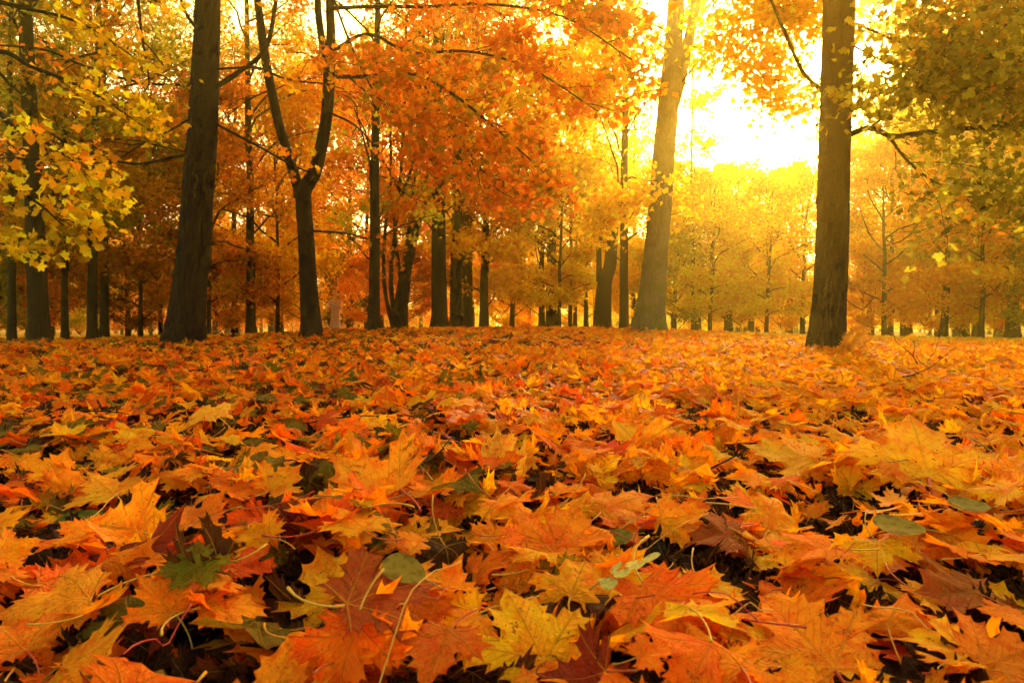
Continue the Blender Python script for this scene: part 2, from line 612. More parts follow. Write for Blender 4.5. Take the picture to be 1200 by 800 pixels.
# ------------------------------------------------------------------ fallen maple leaves
# pixel centre, width px, tip direction (deg: 0 away, 180 to the camera, 90 left), tilt to camera, shape, colour, form, label
HERO = [
    (626, 738, 178, 28, 30, 0, (1.0, 0.45, 0.006), 'large bright yellow maple leaf propped up facing the camera, centre front edge'),
    (770, 712, 165, -150, 26, 5, (0.70, 0.17, 0.012), 'orange-red spotted maple leaf beneath the sprig of pale green leaflets'),
    (955, 742, 205, 20, 26, 9, (0.76, 0.26, 0.012), 'big dull orange maple leaf beside the dark hollow at lower right'),
    (1082, 556, 190, -20, 30, 0, (0.92, 0.44, 0.014), 'wide amber maple leaf fanned open toward the camera with long pale stalk, right side'),
    (448, 578, 165, 60, 24, 3, (0.76, 0.33, 0.02), 'broad yellow-orange maple leaf with a greenish margin, left of centre'),
    (395, 668, 150, 35, 30, 8, (0.80, 0.37, 0.02), 'yellow jagged maple leaf with raised lobes left of the brightest front leaf'),
    (655, 640, 140, -30, 22, 5, (0.68, 0.22, 0.015), 'orange maple leaf lying flat just behind the brightest front leaf'),
    (150, 626, 130, 80, 22, 10, (0.78, 0.31, 0.016), 'yellow arched maple leaf above the dark curled leaf on the left'),
    (75, 690, 170, 110, 20, 2, (0.72, 0.30, 0.018), 'wide amber maple leaf near the lower left corner'),
    (305, 612, 100, 150, 40, 12, (0.48, 0.08, 0.012), 'rust red maple leaf standing up folded, left of centre foreground'),
    (588, 540, 110, 10, 48, 13, (0.62, 0.36, 0.07), 'tan maple leaf standing on edge with an olive tip, centre'),
    (1135, 672, 150, 100, 18, 7, (0.30, 0.085, 0.02), 'rusty maple leaf with a dark blotched centre at right edge'),
    (1172, 748, 150, -80, 22, 6, (0.68, 0.20, 0.014), 'orange maple leaf in the lower right corner with a pointed upper lobe'),
    (315, 785, 170, -10, 22, 3, (0.66, 0.24, 0.016), 'orange maple leaf cut by the bottom edge, left of centre'),
    (435, 735, 190, -60, 16, 14, (0.30, 0.06, 0.012), 'large red-brown maple leaf lying beside the dark gap in front'),
    (905, 598, 120, -120, 34, 11, (0.80, 0.40, 0.03), 'twisted golden maple leaf arching above the dark hollow'),
    (745, 512, 100, 20, 30, 10, (0.80, 0.42, 0.03), 'bright yellow maple leaf with raised tips right of centre'),
    (935, 542, 130, 70, 20, 8, (0.74, 0.40, 0.05), 'pale gold maple leaf curled like a trough left of the fanned amber leaf'),
    (128, 566, 100, 60, 16, 1, (0.80, 0.40, 0.03), 'light yellow flat maple leaf in the left middle ground'),
    (246, 486, 80, 70, 18, 4, (0.82, 0.44, 0.05), 'palest yellow maple leaf below the thick dark trunk'),
    (325, 578, 80, -40, 34, 5, (0.78, 0.32, 0.018), 'small yellow-orange maple leaf with upright tips left of the broad yellow-orange leaf'),
    (228, 708, 90, 20, 44, 9, (0.17, 0.16, 0.016), 'olive green maple leaf poking up beside the dark curled leaf'),
    (240, 690, 120, 80, 8, 13, (0.05, 0.020, 0.014), 'dark brown curled dead maple leaf in the shady left hollow'),
    (20, 725, 120, 60, 18, 6, (0.68, 0.24, 0.016), 'orange maple leaf touching the left edge'),
    (720, 585, 110, -70, 16, 2, (0.70, 0.26, 0.016), 'orange maple leaf under two long pale stalks, right of centre'),
    (1000, 505, 90, 40, 22, 1, (0.78, 0.36, 0.02), 'gold maple leaf in front of the thick right trunk'),
    (520, 775, 130, 160, 14, 9, (0.60, 0.14, 0.012), 'orange maple leaf with curled lobes left of the brightest front leaf, lower edge'),
    (850, 620, 110, 90, 14, 15, (0.30, 0.07, 0.013), 'brown-red maple leaf slanting into the dark hollow'),
    (235, 600, 90, -30, 18, 3, (0.68, 0.19, 0.014), 'orange maple leaf right of the arched yellow leaf'),
    (480, 660, 120, 0, 20, 4, (0.76, 0.30, 0.016), 'amber maple leaf behind the dark gap in front'),
]
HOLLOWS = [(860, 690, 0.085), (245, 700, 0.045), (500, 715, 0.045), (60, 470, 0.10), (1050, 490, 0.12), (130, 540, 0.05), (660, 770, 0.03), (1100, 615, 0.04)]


def floor_at(px, py, z=0.06):
    a = at(px, py, 1.0)
    d = a - np.array([0, 0, CAM_Z])
    t = (z - CAM_Z) / d[2]
    return d[0] * t, d[1] * t


GRID = 0.012
GX0, GY0 = -4.6, 0.3
NX, NY = int(9.2 / GRID), int(4.9 / GRID)
gx = GX0 + (np.arange(NX) + .5) * GRID
gy = GY0 + (np.arange(NY) + .5) * GRID
HF = terrain(gx[None, :], gy[:, None]).astype(float)
HB = HF.copy()
holl = []
for hx, hy, hr in HOLLOWS:
    x, y = floor_at(hx, hy, 0.03)
    holl.append((x, y, hr))


def cell(x, y):
    return np.clip(((x - GX0) / GRID).astype(int), 0, NX - 1), np.clip(((y - GY0) / GRID).astype(int), 0, NY - 1)


near = []          # dicts: pos, rot(3x3), size, k(template), col, cname, hero label


def drop(x, y, size, yaw, k, col, cname, nrm=None, tiltsd=0.2, flip=False, hero=None, settle=62):
    V, F, L = HI[k]
    sub = V[::3] - [0, 0.3, 0]
    c, s = math.cos(yaw), math.sin(yaw)
    fx = x + size * (sub[:, 0] * c - sub[:, 1] * s)
    fy = y + size * (sub[:, 0] * s + sub[:, 1] * c)
    i, j = cell(fx, fy)
    h = HF[j, i]
    if nrm is None:
        A = np.stack([fx - x, fy - y, np.ones(len(fx))], -1)
        g = np.linalg.lstsq(A, h, rcond=None)[0]
        nrm = np.array([-np.clip(g[0], -.45, .45) * 0.7 + R.normal(0, tiltsd), -np.clip(g[1], -.45, .45) * 0.7 + R.normal(0, tiltsd), 1.0])
    nrm = np.asarray(nrm, float)
    m = rots(nrm[None], np.array([yaw]))[0]
    if flip:
        m = m @ np.diag([-1.0, 1.0, -1.0])
    P = (V - [0, 0.3, 0]) @ m.T * size
    i, j = cell(P[:, 0] + x, P[:, 1] + y)
    z0 = np.percentile(HF[j, i] - P[:, 2], settle) + 0.001
    zz = P[:, 2] + z0
    # leaf footprint raises the pile
    for di in (-1, 0, 1):
        for dj in (-1, 0, 1):
            ii, jj = np.clip(i + di, 0, NX - 1), np.clip(j + dj, 0, NY - 1)
            lim = np.minimum(zz, HB[jj, ii] + 0.13)
            np.maximum.at(HF, (jj, ii), lim)
    near.append(dict(pos=np.array([x, y, z0]), rot=m, size=size, k=k, col=np.array(col), cname=cname, hero=hero, flip=flip, nrm=nrm, cells=(i, j), z=zz))


def in_hollow(x, y, grow=1.0):
    return any((x - a) ** 2 + ((y - b) * 0.8) ** 2 < (r * grow) ** 2 for a, b, r in holl)


def lay_pile():
    n = 0
    while n < 5500:
        y = 0.55 + (4.75 - 0.55) * R.random() ** 0.72
        x = R.uniform(-1, 1) * (0.80 * y + 0.45)
        if in_hollow(x, y) and R.random() < 0.95:
            n += 1
            continue
        ci = int(litter_colours(np.array([x]), np.array([y]), R)[0])
        if n < 1300 and R.random() < 0.35:
            ci = int(R.choice([3, 4, 5, 5]))                 # the bottom of the pile is older and darker
        col = PV[ci] * R.uniform(0.8, 1.18) * np.array([1, R.uniform(0.85, 1.15), 1])
        steep = R.random() < 0.14
        drop(x, y, R.choice([R.uniform(0.06, 0.102), R.uniform(0.035, 0.065)], p=[.78, .22]), R.uniform(0, 2 * PI), int(R.integers(0, len(HI))), np.minimum(col, 0.95), PN[ci],
             tiltsd=0.55 if steep else 0.22, flip=R.random() < 0.33, settle=R.uniform(48, 70))
        n += 1
    for (px, py, w, tip, tilt, k, col, lab) in HERO[6:] + HERO[5:0:-1] + HERO[:1]:
        x, y = floor_at(px, py + 0.10 * w, 0.07)
        t = math.radians(tilt)
        side = R.normal(0, 0.1)
        drop(x, y, w / FPX * y / 1.95, math.radians(tip), k, col, None, nrm=(side, -math.sin(t), math.cos(t)), hero=lab, settle=66)


lay_pile()

# which leaves show largest: projected size times the share of the leaf that lies on top of the pile
for L in near:
    i, j = L['cells']
    vis = np.mean(L['z'] > HF[j, i] - 0.012)
    px, py = to_px(L['pos'])
    facing = abs(np.dot(L['rot'][:, 2], np.array([0, -L['pos'][1], CAM_Z]) / np.hypot(L['pos'][1], CAM_Z)))
    L['px'], L['py'] = px, py
    inside = (-20 < px < 1220) and (py < 815)
    L['show'] = (L['size'] * FPX / L['pos'][1]) ** 2 * max(facing, 0.15) * vis * inside
    if L['hero']:
        L['show'] = 1e9
    if in_hollow(L['pos'][0], L['pos'][1], 0.8) and not L['hero']:
        L['show'] *= 0.3
order = sorted(range(len(near)), key=lambda q: -near[q]['show'])
solo = [near[q] for q in order[:300]]
rest = [near[q] for q in order[300:]]


def stalk_path(rng, V0):
    a = rng.normal(0, 0.25)
    l = rng.uniform(0.75, 1.25)
    b = rng.normal(0, 0.5)
    t = np.linspace(0, 1, 7)
    x = V0[0] + np.sin(a + b * t) * l * t
    y = V0[1] - np.cos(a + b * t) * l * t
    z = V0[2] + rng.normal(0, 0.10) * t + rng.normal(0, 0.10) * t * t - 0.02
    return np.stack([x, y, z], -1)


STALK_T = []
for (V, F, L) in HI:
    p = stalk_path(RT, V[np.argmin(np.abs(L[:, 0]) + np.abs(L[:, 1] + 0.02) + (1 - L[:, 2]))])
    STALK_T.append((p, tube(p, np.linspace(0.018, 0.013, 7) + np.array([0.006, 0, 0, 0, 0, 0.004, 0.010]), 5)))
STALK_COL = [(0.62, 0.36, 0.06), (0.55, 0.26, 0.04), (0.42, 0.05, 0.03), (0.50, 0.10, 0.03), (0.30, 0.20, 0.04)]
STALK_NAME = ['pale yellow', 'amber', 'crimson', 'red', 'olive']

blade_me, stalk_me = [], []
for k, (V, F, L) in enumerate(HI):
    mb = MB()
    mb.add(V - [0, 0.3, 0], F, np.ones((len(V), 3)), L)
    blade_me.append(mb.mesh('maple_leaf_blade', M_LITTER))
    mb = MB()
    mb.add(STALK_T[k][1][0] - [0, 0.3, 0], STALK_T[k][1][1])
    stalk_me.append(mb.mesh('leaf_stalk', M_STALK))


# words for where a leaf lies
COLS = [(70, 'at the left edge'), (165, 'left of the thick dark trunk'), (275, 'below the thick dark trunk'), (330, 'between thick dark and forked trunks'),
        (410, 'below the forked tree'), (475, 'below the multi-stemmed tree'), (580, 'below the row of dark trunks'), (665, 'below the paired short trunks'),
        (735, 'below the broken dark trunk'), (800, 'below the leaning moss-footed trunk'), (880, 'left of the sun gap'), (940, 'below the sun gap'),
        (1010, 'below the thick right trunk'), (1090, 'right of the thick right trunk'), (1150, 'below the low amber tree'), (9999, 'at the right edge')]
ROWS = [(455, 'far off'), (500, 'middle ground'), (550, 'nearer middle'), (610, 'foreground'),
        (680, 'near foreground'), (745, 'lower foreground'), (9999, 'bottom edge')]


def place_words(px, py):
    return next(w for e, w in ROWS if py < e), next(w for e, w in COLS if px < e)


def form_words(L):
    if abs(L['nrm'][:2]).max() > 0.55:
        return 'tilted'
    if L['flip']:
        return 'upturned'
    return ('flat', 'flat', 'cupped', 'cupped', 'cupped', 'rippled', 'rippled', 'rippled', 'rippled', 'curled', 'curled', 'curled',
            'curled', 'tightly curled', 'flat', 'rippled')[L['k']]


RANK = ['leftmost', 'second from left', 'third from left', 'fourth from left', 'fifth from left', 'sixth from left']
seen = {}
for L in solo:
    if not L['hero']:
        r, c = place_words(L['px'], L['py'])
        sc = int(R.integers(0, 5))
        L['sc'] = sc
        L['base'] = f"{form_words(L)} {L['cname']} leaf {c}, {r}"
        seen.setdefault(L['base'], []).append(L)
for b, ls in seen.items():
    ls.sort(key=lambda q: q['px'])
    for i, L in enumerate(ls):
        L['label'] = b if len(ls) == 1 else b + (', ' + ('rightmost' if i == len(ls) - 1 else RANK[min(i, 5)]))
proto = None
from mathutils import Matrix
for L in solo:
    o = link('fallen_maple_leaf', blade_me[L['k']])
    M4 = Matrix([[*(L['rot'][r] * L['size']), L['pos'][r]] for r in range(3)] + [[0, 0, 0, 1]])
    if L['flip']:
        # a proper rotation: x and z are both reversed
        pass
    o.matrix_world = M4
    o.color = (*np.clip(L['col'] * ([1.25, 1.25, 0.8] if L['hero'] else [1.12, 1.08, 0.8]), 0, 0.98), 1)
    tag(o, L['hero'] or L['label'], 'leaf', 'large fallen maple leaves in the foreground')
    s = link('stalk', stalk_me[L['k']], o)
    s.color = (*STALK_COL[L.get('sc', 0) if not L['hero'] else (0 if L['k'] % 3 else 2)], 1)

# the rest of the leaf carpet: nobody could count it
carpet = MB()
for L in rest:
    V, F, T = HI[L['k']]
    W = ((V - [0, 0.3, 0]) @ L['rot'].T) * L['size'] + L['pos']
    carpet.add(W, F, np.tile(L['col'], (len(V), 1)), T)
    if R.random() < 0.45:
        sv, sf = STALK_T[L['k']][1]
        W = ((sv - [0, 0.3, 0]) @ L['rot'].T) * L['size'] + L['pos']
        sc = STALK_COL[int(R.integers(0, 5))]
        carpet.add(W, sf, np.tile(sc, (len(sv), 1)), np.tile([3.0, 3.0, 0.0], (len(sv), 1)))


def carpet_field(y0, y1, n, tpl, size, lift, wid=0.86, tilt=0.30):
    y = np.sqrt(R.uniform(y0 ** 2, y1 ** 2, n))
    x = R.uniform(-1, 1, n) * (wid * y + 0.6)
    z = terrain(x, y) + R.random(n) ** 1.3 * lift + 0.008
    ci = litter_colours(x, y, R)
    col = PV[ci] * R.uniform(0.75, 1.2, n)[:, None]
    g = np.stack([R.normal(0, tilt, n), R.normal(0, tilt, n), np.ones(n)], -1)
    g[R.random(n) < 0.4] *= [1, 1, -1]
    scatter(carpet, tpl, np.stack([x, y, z], -1), rots(g, R.uniform(0, 2 * PI, n)), R.uniform(0.055, 0.10, n) * size, np.minimum(col, 0.95), R, True)


carpet_field(4.5, 10.0, 11500, MID, 1.0, 0.11)
carpet_field(9.5, 34.0, 52000, LOW, 1.1, 0.10)
for (fx, fy, fr) in ((-5.74, 12, .34), (-3.82, 13, .22), (3.24, 16, .46), (4.6, 10, .28), (-3.18, 19, .3), (2.92, 22, .35)):
    n = 170
    a, q = R.uniform(0, 2 * PI, n), fr + np.abs(R.normal(0, .16, n))
    x, y = fx + q * np.cos(a), fy + q * np.sin(a)
    z = terrain(x, y) + np.maximum(0, .13 - .5 * (q - fr)) * R.random(n) + .01
    gq = np.stack([.6 * np.cos(a) + R.normal(0, .35, n), .6 * np.sin(a) + R.normal(0, .35, n), np.ones(n)], -1)
    scatter(carpet, MID, np.stack([x, y, z], -1), rots(gq, R.uniform(0, 6.28, n)), R.uniform(.06, .1, n), PV[litter_colours(x, y, R)] * R.uniform(.7, 1.1, n)[:, None], R, True)
tag(carpet.obj('fallen_leaves', M_LITTER), 'carpet of orange, amber and rust fallen maple leaves covering the ground', 'fallen leaves', kind='stuff')

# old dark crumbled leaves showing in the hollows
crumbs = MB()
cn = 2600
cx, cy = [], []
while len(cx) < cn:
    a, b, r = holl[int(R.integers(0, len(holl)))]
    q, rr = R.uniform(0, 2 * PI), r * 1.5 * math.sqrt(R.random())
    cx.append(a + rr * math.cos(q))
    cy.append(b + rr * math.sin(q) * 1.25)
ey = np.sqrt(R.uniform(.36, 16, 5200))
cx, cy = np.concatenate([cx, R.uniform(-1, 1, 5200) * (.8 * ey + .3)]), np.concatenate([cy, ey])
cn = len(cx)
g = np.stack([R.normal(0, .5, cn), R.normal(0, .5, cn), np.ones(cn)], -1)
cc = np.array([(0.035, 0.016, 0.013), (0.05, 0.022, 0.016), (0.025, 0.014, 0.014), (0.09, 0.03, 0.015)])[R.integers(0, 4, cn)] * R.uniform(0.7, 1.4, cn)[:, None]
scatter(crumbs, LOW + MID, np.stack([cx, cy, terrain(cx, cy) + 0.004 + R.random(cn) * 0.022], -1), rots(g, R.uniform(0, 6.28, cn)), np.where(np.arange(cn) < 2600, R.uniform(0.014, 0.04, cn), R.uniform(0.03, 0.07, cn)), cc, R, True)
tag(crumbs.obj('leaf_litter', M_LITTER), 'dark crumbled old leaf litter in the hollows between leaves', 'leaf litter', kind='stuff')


# ------------------------------------------------------------------ small plants and sprigs among the leaves
def top_of(x, y):
    i, j = cell(np.array([x]), np.array([y]))
    return float(HF[j[0], i[0]])


def oval(n=14, fold=0.12, wide=0.33):
    t = np.linspace(0, 2 * PI, n * 2, endpoint=False)
    P = np.stack([wide * np.sin(t) * (1 - 0.25 * np.cos(t)), 0.5 - 0.5 * np.cos(t)], -1)
    n = len(P)
    V = [np.array([[0, 0.5]])]
    for s in (0.35, 0.7, 1.0):
        V.append(np.array([0, .5]) + (P - [0, .5]) * s)
    V = np.concatenate(V)
    k = np.arange(n)
    k2 = (k + 1) % n
    F = [np.stack([np.zeros(n, int), 1 + k, 1 + k2], -1)]
    for r in range(2):
        a, b = 1 + r * n, 1 + (r + 1) * n
        F += [np.stack([a + k, b + k, b + k2], -1), np.stack([a + k, b + k2, a + k2], -1)]
    z = fold * np.abs(V[:, 0]) + 0.12 * (V[:, 1] - 0.5) ** 2
    return np.column_stack([V, z]), np.concatenate(F)


M_OVAL = None


def oval_material():
    N = NT('oval_leaf')
    info = N.n('ShaderNodeObjectInfo')
    tc = N.n('ShaderNodeTexCoord').outputs['Object']
    n1 = N.noise(tc, 5, 4).outputs['Fac']
    c = N.mix(info.outputs['Color'], N.mix(info.outputs['Color'], (0.55, 0.42, 0.4), 1.0, 'MULTIPLY'), N.smooth(n1, 0.45, 0.7))
    p = N.n('ShaderNodeBsdfPrincipled')
    N.set(p.inputs['Base Color'], c)
    p.inputs['Roughness'].default_value = 0.75
    p.inputs['Specular IOR Level'].default_value = 0.1
    tr = N.n('ShaderNodeBsdfTranslucent')
    N.set(tr.inputs['Color'], c)
    mx = N.n('ShaderNodeMixShader')
    mx.inputs[0].default_value = 0.35
    N.set(mx.inputs[1], p.outputs[0])
    N.set(mx.inputs[2], tr.outputs[0])
    N.set(N.out.inputs[0], mx.outputs[0])
    return N.m


M_OVAL = oval_material()
OV, OF = oval()
mbo = MB()
mbo.add(OV, OF)
oval_me = mbo.mesh('oval_leaflet', M_OVAL)


def sprig(px, py, length, yaw, tilt, pairs, leaf, col, label, up=0.03):
    x, y = floor_at(px, py, 0.09)
    o = empty('leaf_sprig', (x, y, top_of(x, y) + up), (math.radians(tilt), 0, math.radians(yaw)))
    tag(o, label, 'sprig')
    mb = MB()
    t = np.linspace(0, 1, 8)
    mb.add(*tube(np.stack([0 * t, t * length, 0.05 * length * np.sin(t * 3)], -1), np.linspace(0.0014, 0.0008, 8), 5))
    s = mb.obj('stem', M_STALK, o)
    s.color = (0.35, 0.25, 0.06, 1)
    for k in range(pairs):
        yy = length * (0.25 + 0.7 * k / max(1, pairs - 0.5))
        for sg in (-1, 1):
            q = link('leaflet', oval_me, o)
            q.location = (0, yy, 0.05 * length * math.sin(yy / length * 3))
            q.rotation_euler = (R.normal(0, .15), R.normal(0, .2), sg * -1.15)
            q.scale = (leaf,) * 3
            q.color = (*(np.array(col) * R.uniform(.85, 1.15)), 1)
    q = link('leaflet', oval_me, o)
    q.location = (0, length, 0)
    q.scale = (leaf,) * 3
    q.color = (*col, 1)


sprig(690, 712, 0.085, -82, 24, 3, 0.033, (0.52, 0.50, 0.17), 'sprig of small pale green oval leaflets on the orange-red leaf', 0.02)


def lone_oval(px, py, w, yaw, tilt, col, label, up=0.01):
    x, y = floor_at(px, py, 0.07)
    s = w / FPX * y
    o = link('oval_leaf', oval_me)
    o.location = (x, y, top_of(x, y) + up)
    o.rotation_euler = (Matrix.Rotation(math.radians(tilt + 16), 4, 'X') @ Matrix.Rotation(math.radians(yaw), 4, 'Z')).to_euler()
    o.scale = (s,) * 3
    o.color = (*col, 1)
    tag(o, label, 'leaf')
    mb = MB()
    mb.add(*tube(np.array([(0, 0.02, 0.03), (0.02, -0.2, 0.02), (0.0, -0.42, 0.0)]), [0.018, 0.014, 0.012], 5))
    q = mb.obj('stalk', M_STALK, o)
    q.color = (0.3, 0.2, 0.05, 1)


lone_oval(742, 622, 34, 100, 20, (0.20, 0.17, 0.03), 'small olive oval leaf lying between two pale stalks right of centre')
lone_oval(498, 742, 60, 60, 14, (0.26, 0.19, 0.035), 'olive-brown oval leaf in the dark gap in front')
lone_oval(132, 592, 66, 100, 8, (0.10, 0.12, 0.02), 'dark green oval leaf in the left foreground')
lone_oval(1085, 648, 58, 75, 4, (0.26, 0.20, 0.04), 'long greenish tan oval leaf below the fanned amber leaf')
lone_oval(1160, 640, 46, 80, 4, (0.22, 0.19, 0.05), 'greyish green oval leaf at the right edge below the fanned amber leaf')
lone_oval(432, 452, 40, 70, 20, (0.13, 0.14, 0.02), 'green oval leaf in the middle ground below the multi-stemmed tree')


def loose_stalk(px0, py0, px1, py1, r, col, label, arch=0.02):
    a = floor_at(px0, py0, 0.09)
    b = floor_at(px1, py1, 0.09)
    t = np.linspace(0, 1, 12)
    x, y = a[0] + (b[0] - a[0]) * t, a[1] + (b[1] - a[1]) * t
    bow = R.normal(0, 0.012)
    y = y + bow * np.sin(t * PI)
    z = np.array([top_of(q, w) for q, w in zip(x, y)])
    z = np.maximum.reduce([z.min() + (z.max() - z.min()) * t, np.convolve(np.pad(z, 2, 'edge'), np.ones(5) / 5, 'valid')]) + 0.008 + arch * np.sin(t * PI)
    o = empty('fallen_petiole', (x[0], y[0], z[0]))
    mb = MB()
    P = np.stack([x, y, z], -1)
    P = P - P[0]
    bpy.data.objects.remove(o)
    mb.add(*tube(P, np.linspace(r * .75, r * 0.5, 12) + r * 0.4 * np.exp(-((t - 1) / 0.05) ** 2), 6))
    q = mb.obj('fallen_petiole', M_STALK)
    q.location = (x[0], y[0], z[0])
    q.color = (*col, 1)
    tag(q, label, 'leaf stem')


loose_stalk(725, 607, 868, 600, 0.0017, (0.66, 0.36, 0.06), 'long pale amber leaf stem lying level right of centre')
loose_stalk(712, 640, 830, 612, 0.0014, (0.62, 0.30, 0.05), 'slanting amber leaf stem just below the level pale one')
loose_stalk(1105, 578, 1172, 602, 0.0016, (0.66, 0.40, 0.10), 'pale leaf stem pointing right from the fanned amber leaf')
loose_stalk(440, 798, 540, 697, 0.0015, (0.55, 0.28, 0.05), 'long amber leaf stem crossing the dark gap in front')
loose_stalk(145, 795, 225, 735, 0.0015, (0.45, 0.04, 0.03), 'crimson leaf stem rising at the lower left')
loose_stalk(100, 608, 140, 575, 0.0014, (0.64, 0.40, 0.10), 'thin yellow leaf stem standing out on the left')
loose_stalk(835, 632, 890, 618, 0.0013, (0.42, 0.02, 0.04), 'short crimson leaf stem on the rim of the dark hollow')
loose_stalk(1012, 688, 1090, 722, 0.0016, (0.62, 0.36, 0.08), 'pale stem lying right of the dark hollow')
loose_stalk(860, 755, 905, 750, 0.0014, (0.60, 0.32, 0.06), 'short amber stem left of the big dull orange leaf')
loose_stalk(890, 770, 812, 735, 0.0014, (0.40, 0.02, 0.05), 'crimson stem lying across the dark hollow')


# ------------------------------------------------------------------ trees
def unit(v):
    v = np.asarray(v, float)
    return v / (np.linalg.norm(v) + 1e-9)


def limb(rng, p0, d, L, n=7, rise=0.0, wob=0.12):
    """a wandering branch; rise>0 turns it up along its length"""
    p = np.array(p0, float)
    d = unit(d)
    out = [p.copy()]
    for _ in range(n - 1):
        d = unit(d + rng.normal(0, wob, 3) + np.array([0, 0, rise]))
        p = p + d * L / (n - 1)
        out.append(p.copy())
    return np.array(out)


def side_dirs(rng, path, t, spread=0.9):
    k = min(int(t * (len(path) - 1)), len(path) - 2)
    f = t * (len(path) - 1) - k
    p = path[k] * (1 - f) + path[k + 1] * f
    d = unit(path[k + 1] - path[k])
    s = unit(np.cross(d, [0, 0, 1.0]))
    sg = 1 if rng.random() < 0.5 else -1
    a = rng.uniform(0.55, 1.15) * spread
    return p, unit(d * math.cos(a) + sg * s * math.sin(a) + np.array([0, 0, rng.normal(0.05, 0.22)]))


class Crown:
    """collects wood and leaves of one tree (or one kind of tree)"""
    def __init__(self, seed):
        self.rng = np.random.default_rng(seed)
        self.leaf = MB()
        self.P = []

    def stick(self, vf):
        v, f = vf
        self.leaf.add(v, f, np.ones((len(v), 3)), None, 1)

    def twigs(self, path, L, n, r, nl, jit=0.13, sides=3, t0=0.25, rise=-0.02):
        g = self.rng
        for q in range(n):
            t = t0 + (1 - t0) * (q + g.random()) / n
            p, d = side_dirs(g, path, min(t, 0.999))
            tw = limb(g, p, d, L * g.uniform(0.6, 1.2) * (1.15 - 0.5 * t), 4, rise, 0.2)
            self.stick(tube(tw, np.linspace(r, r * 0.4, 4), sides, cap=False))
            self.spread(tw, nl, jit)
        self.spread(path[len(path) // 2:], nl, jit)

    def spread(self, path, n, jit):
        g = self.rng
        n = int(g.poisson(n))
        if n < 1:
            return
        t = g.random(n) ** 0.7 * (len(path) - 1)
        k = np.minimum(t.astype(int), len(path) - 2)
        f = (t - k)[:, None]
        self.P.append(path[k] * (1 - f) + path[k + 1] * f + g.normal(0, jit, (n, 3)) * [1, 1, 0.7])

    def bough(self, path, r0, r1, nsub, sublen, ntw, twl, nl, jit=0.13, sides=6, rise=0.02):
        """limb with sub-branches, twigs and leaves"""
        g = self.rng
        self.stick(tube(path, np.linspace(r0, r1, len(path)), sides))
        for q in range(nsub):
            t = 0.22 + 0.76 * (q + g.random()) / nsub
            p, d = side_dirs(g, path, t)
            s = limb(g, p, d, sublen * g.uniform(0.6, 1.2) * (1.2 - 0.7 * t), 5, rise, 0.16)
            rs = max(0.35 * (r0 + (r1 - r0) * t), 0.004)
            self.stick(tube(s, np.linspace(rs, rs * 0.35, 5), max(3, sides - 2)))
            self.twigs(s, twl, ntw, rs * 0.4, nl, jit)

    def leaves(self, size, tone, tpl=None, up=0.3):
        """tone(P, rng) -> (n,3) colours"""
        g = self.rng
        P = np.concatenate(self.P)
        n = len(P)
        nr = np.stack([g.normal(0, 0.6, n), g.normal(0, 0.6, n), np.full(n, up) + g.normal(0, 0.45, n)], -1)
        scatter(self.leaf, tpl or CROWN, P, rots(nr, g.uniform(0, 2 * PI, n)), size * g.uniform(0.7, 1.25, n), tone(P, g), g)


def tone_mul(P, g):
    """multiplies the object's own colour: light and dark clumps, some leaves redder or greener"""
    n = len(P)
    cl = np.sin(P[:, 0] * 2.1 + P[:, 2] * 1.7 + 1) * np.sin(P[:, 1] * 1.9 - P[:, 2] * 1.3)
    v = (1.02 + 0.24 * cl) * g.uniform(0.68, 1.25, n)
    h = g.normal(0, 0.22, n) + 0.18 * cl + 0.10
    return np.clip(np.stack([v, v * (1 + h), v * (1 + 1.2 * h)], -1), 0.05, 1.6)


def tone_mix(stops, sd=0.15):
    stops = np.array(stops, float)

    def f(P, g):
        n = len(P)
        cl = 0.5 + 0.5 * np.sin(P[:, 0] * 1.9 + P[:, 2] * 1.6) * np.sin(P[:, 1] * 1.7 + 2 - P[:, 2])
        u = np.clip(cl * 0.7 + g.random(n) * 0.5 - 0.1, 0, 0.999) * (len(stops) - 1)
        k = np.minimum(u.astype(int), len(stops) - 2)
        w = (u - k)[:, None]
        c = stops[k] * (1 - w) + stops[k + 1] * w
        return np.clip(c * np.exp(g.normal(0, sd, (n, 1))), 0.004, 0.9)
    return f


def kind_tree(seed, H, base, rad, nl, nsub, ntw, leaves, size, shape='oval', rise=0.03, jit=0.16):
    """wood and crown of a kind of tree, trunk left out; origin at the foot"""
    C = Crown(seed)
    g = C.rng
    for i in range(nl):
        t = (i + g.random() * 0.8) / nl
        z = base + (H - base) * t
        prof = {'oval': math.sin(PI * min(1, 0.16 + 0.84 * t)) ** 0.7, 'cone': 1.05 - 0.85 * t, 'umbrella': 0.5 + 0.6 * math.sin(PI * t)}[shape]
        a = i * 2.4 + g.normal(0, 0.35)
        L = rad * prof * g.uniform(0.75, 1.2)
        el = g.uniform(0.35, 0.85) + 0.35 * t
        p0 = np.array([0, 0, z])
        path = limb(g, p0, (math.cos(a) * math.cos(el), math.sin(a) * math.cos(el), math.sin(el)), L, 7, -0.05, 0.20)
        r = 0.010 + 0.009 * L
        C.bough(path, r, r * 0.3, nsub, L * 0.5, ntw, L * 0.26, leaves, jit, 5)
    C.twigs(np.array([[0, 0, H - 1.0], [0.05, 0, H - .4], [0, 0.1, H]]), 1.0, 8, 0.01, leaves)
    C.leaves(size, tone_mul)
    return dict(H=H, crown=C.leaf.mesh('tree_crown', [M_CROWN, M_BARK_FINE]), n=len(np.concatenate(C.P)))


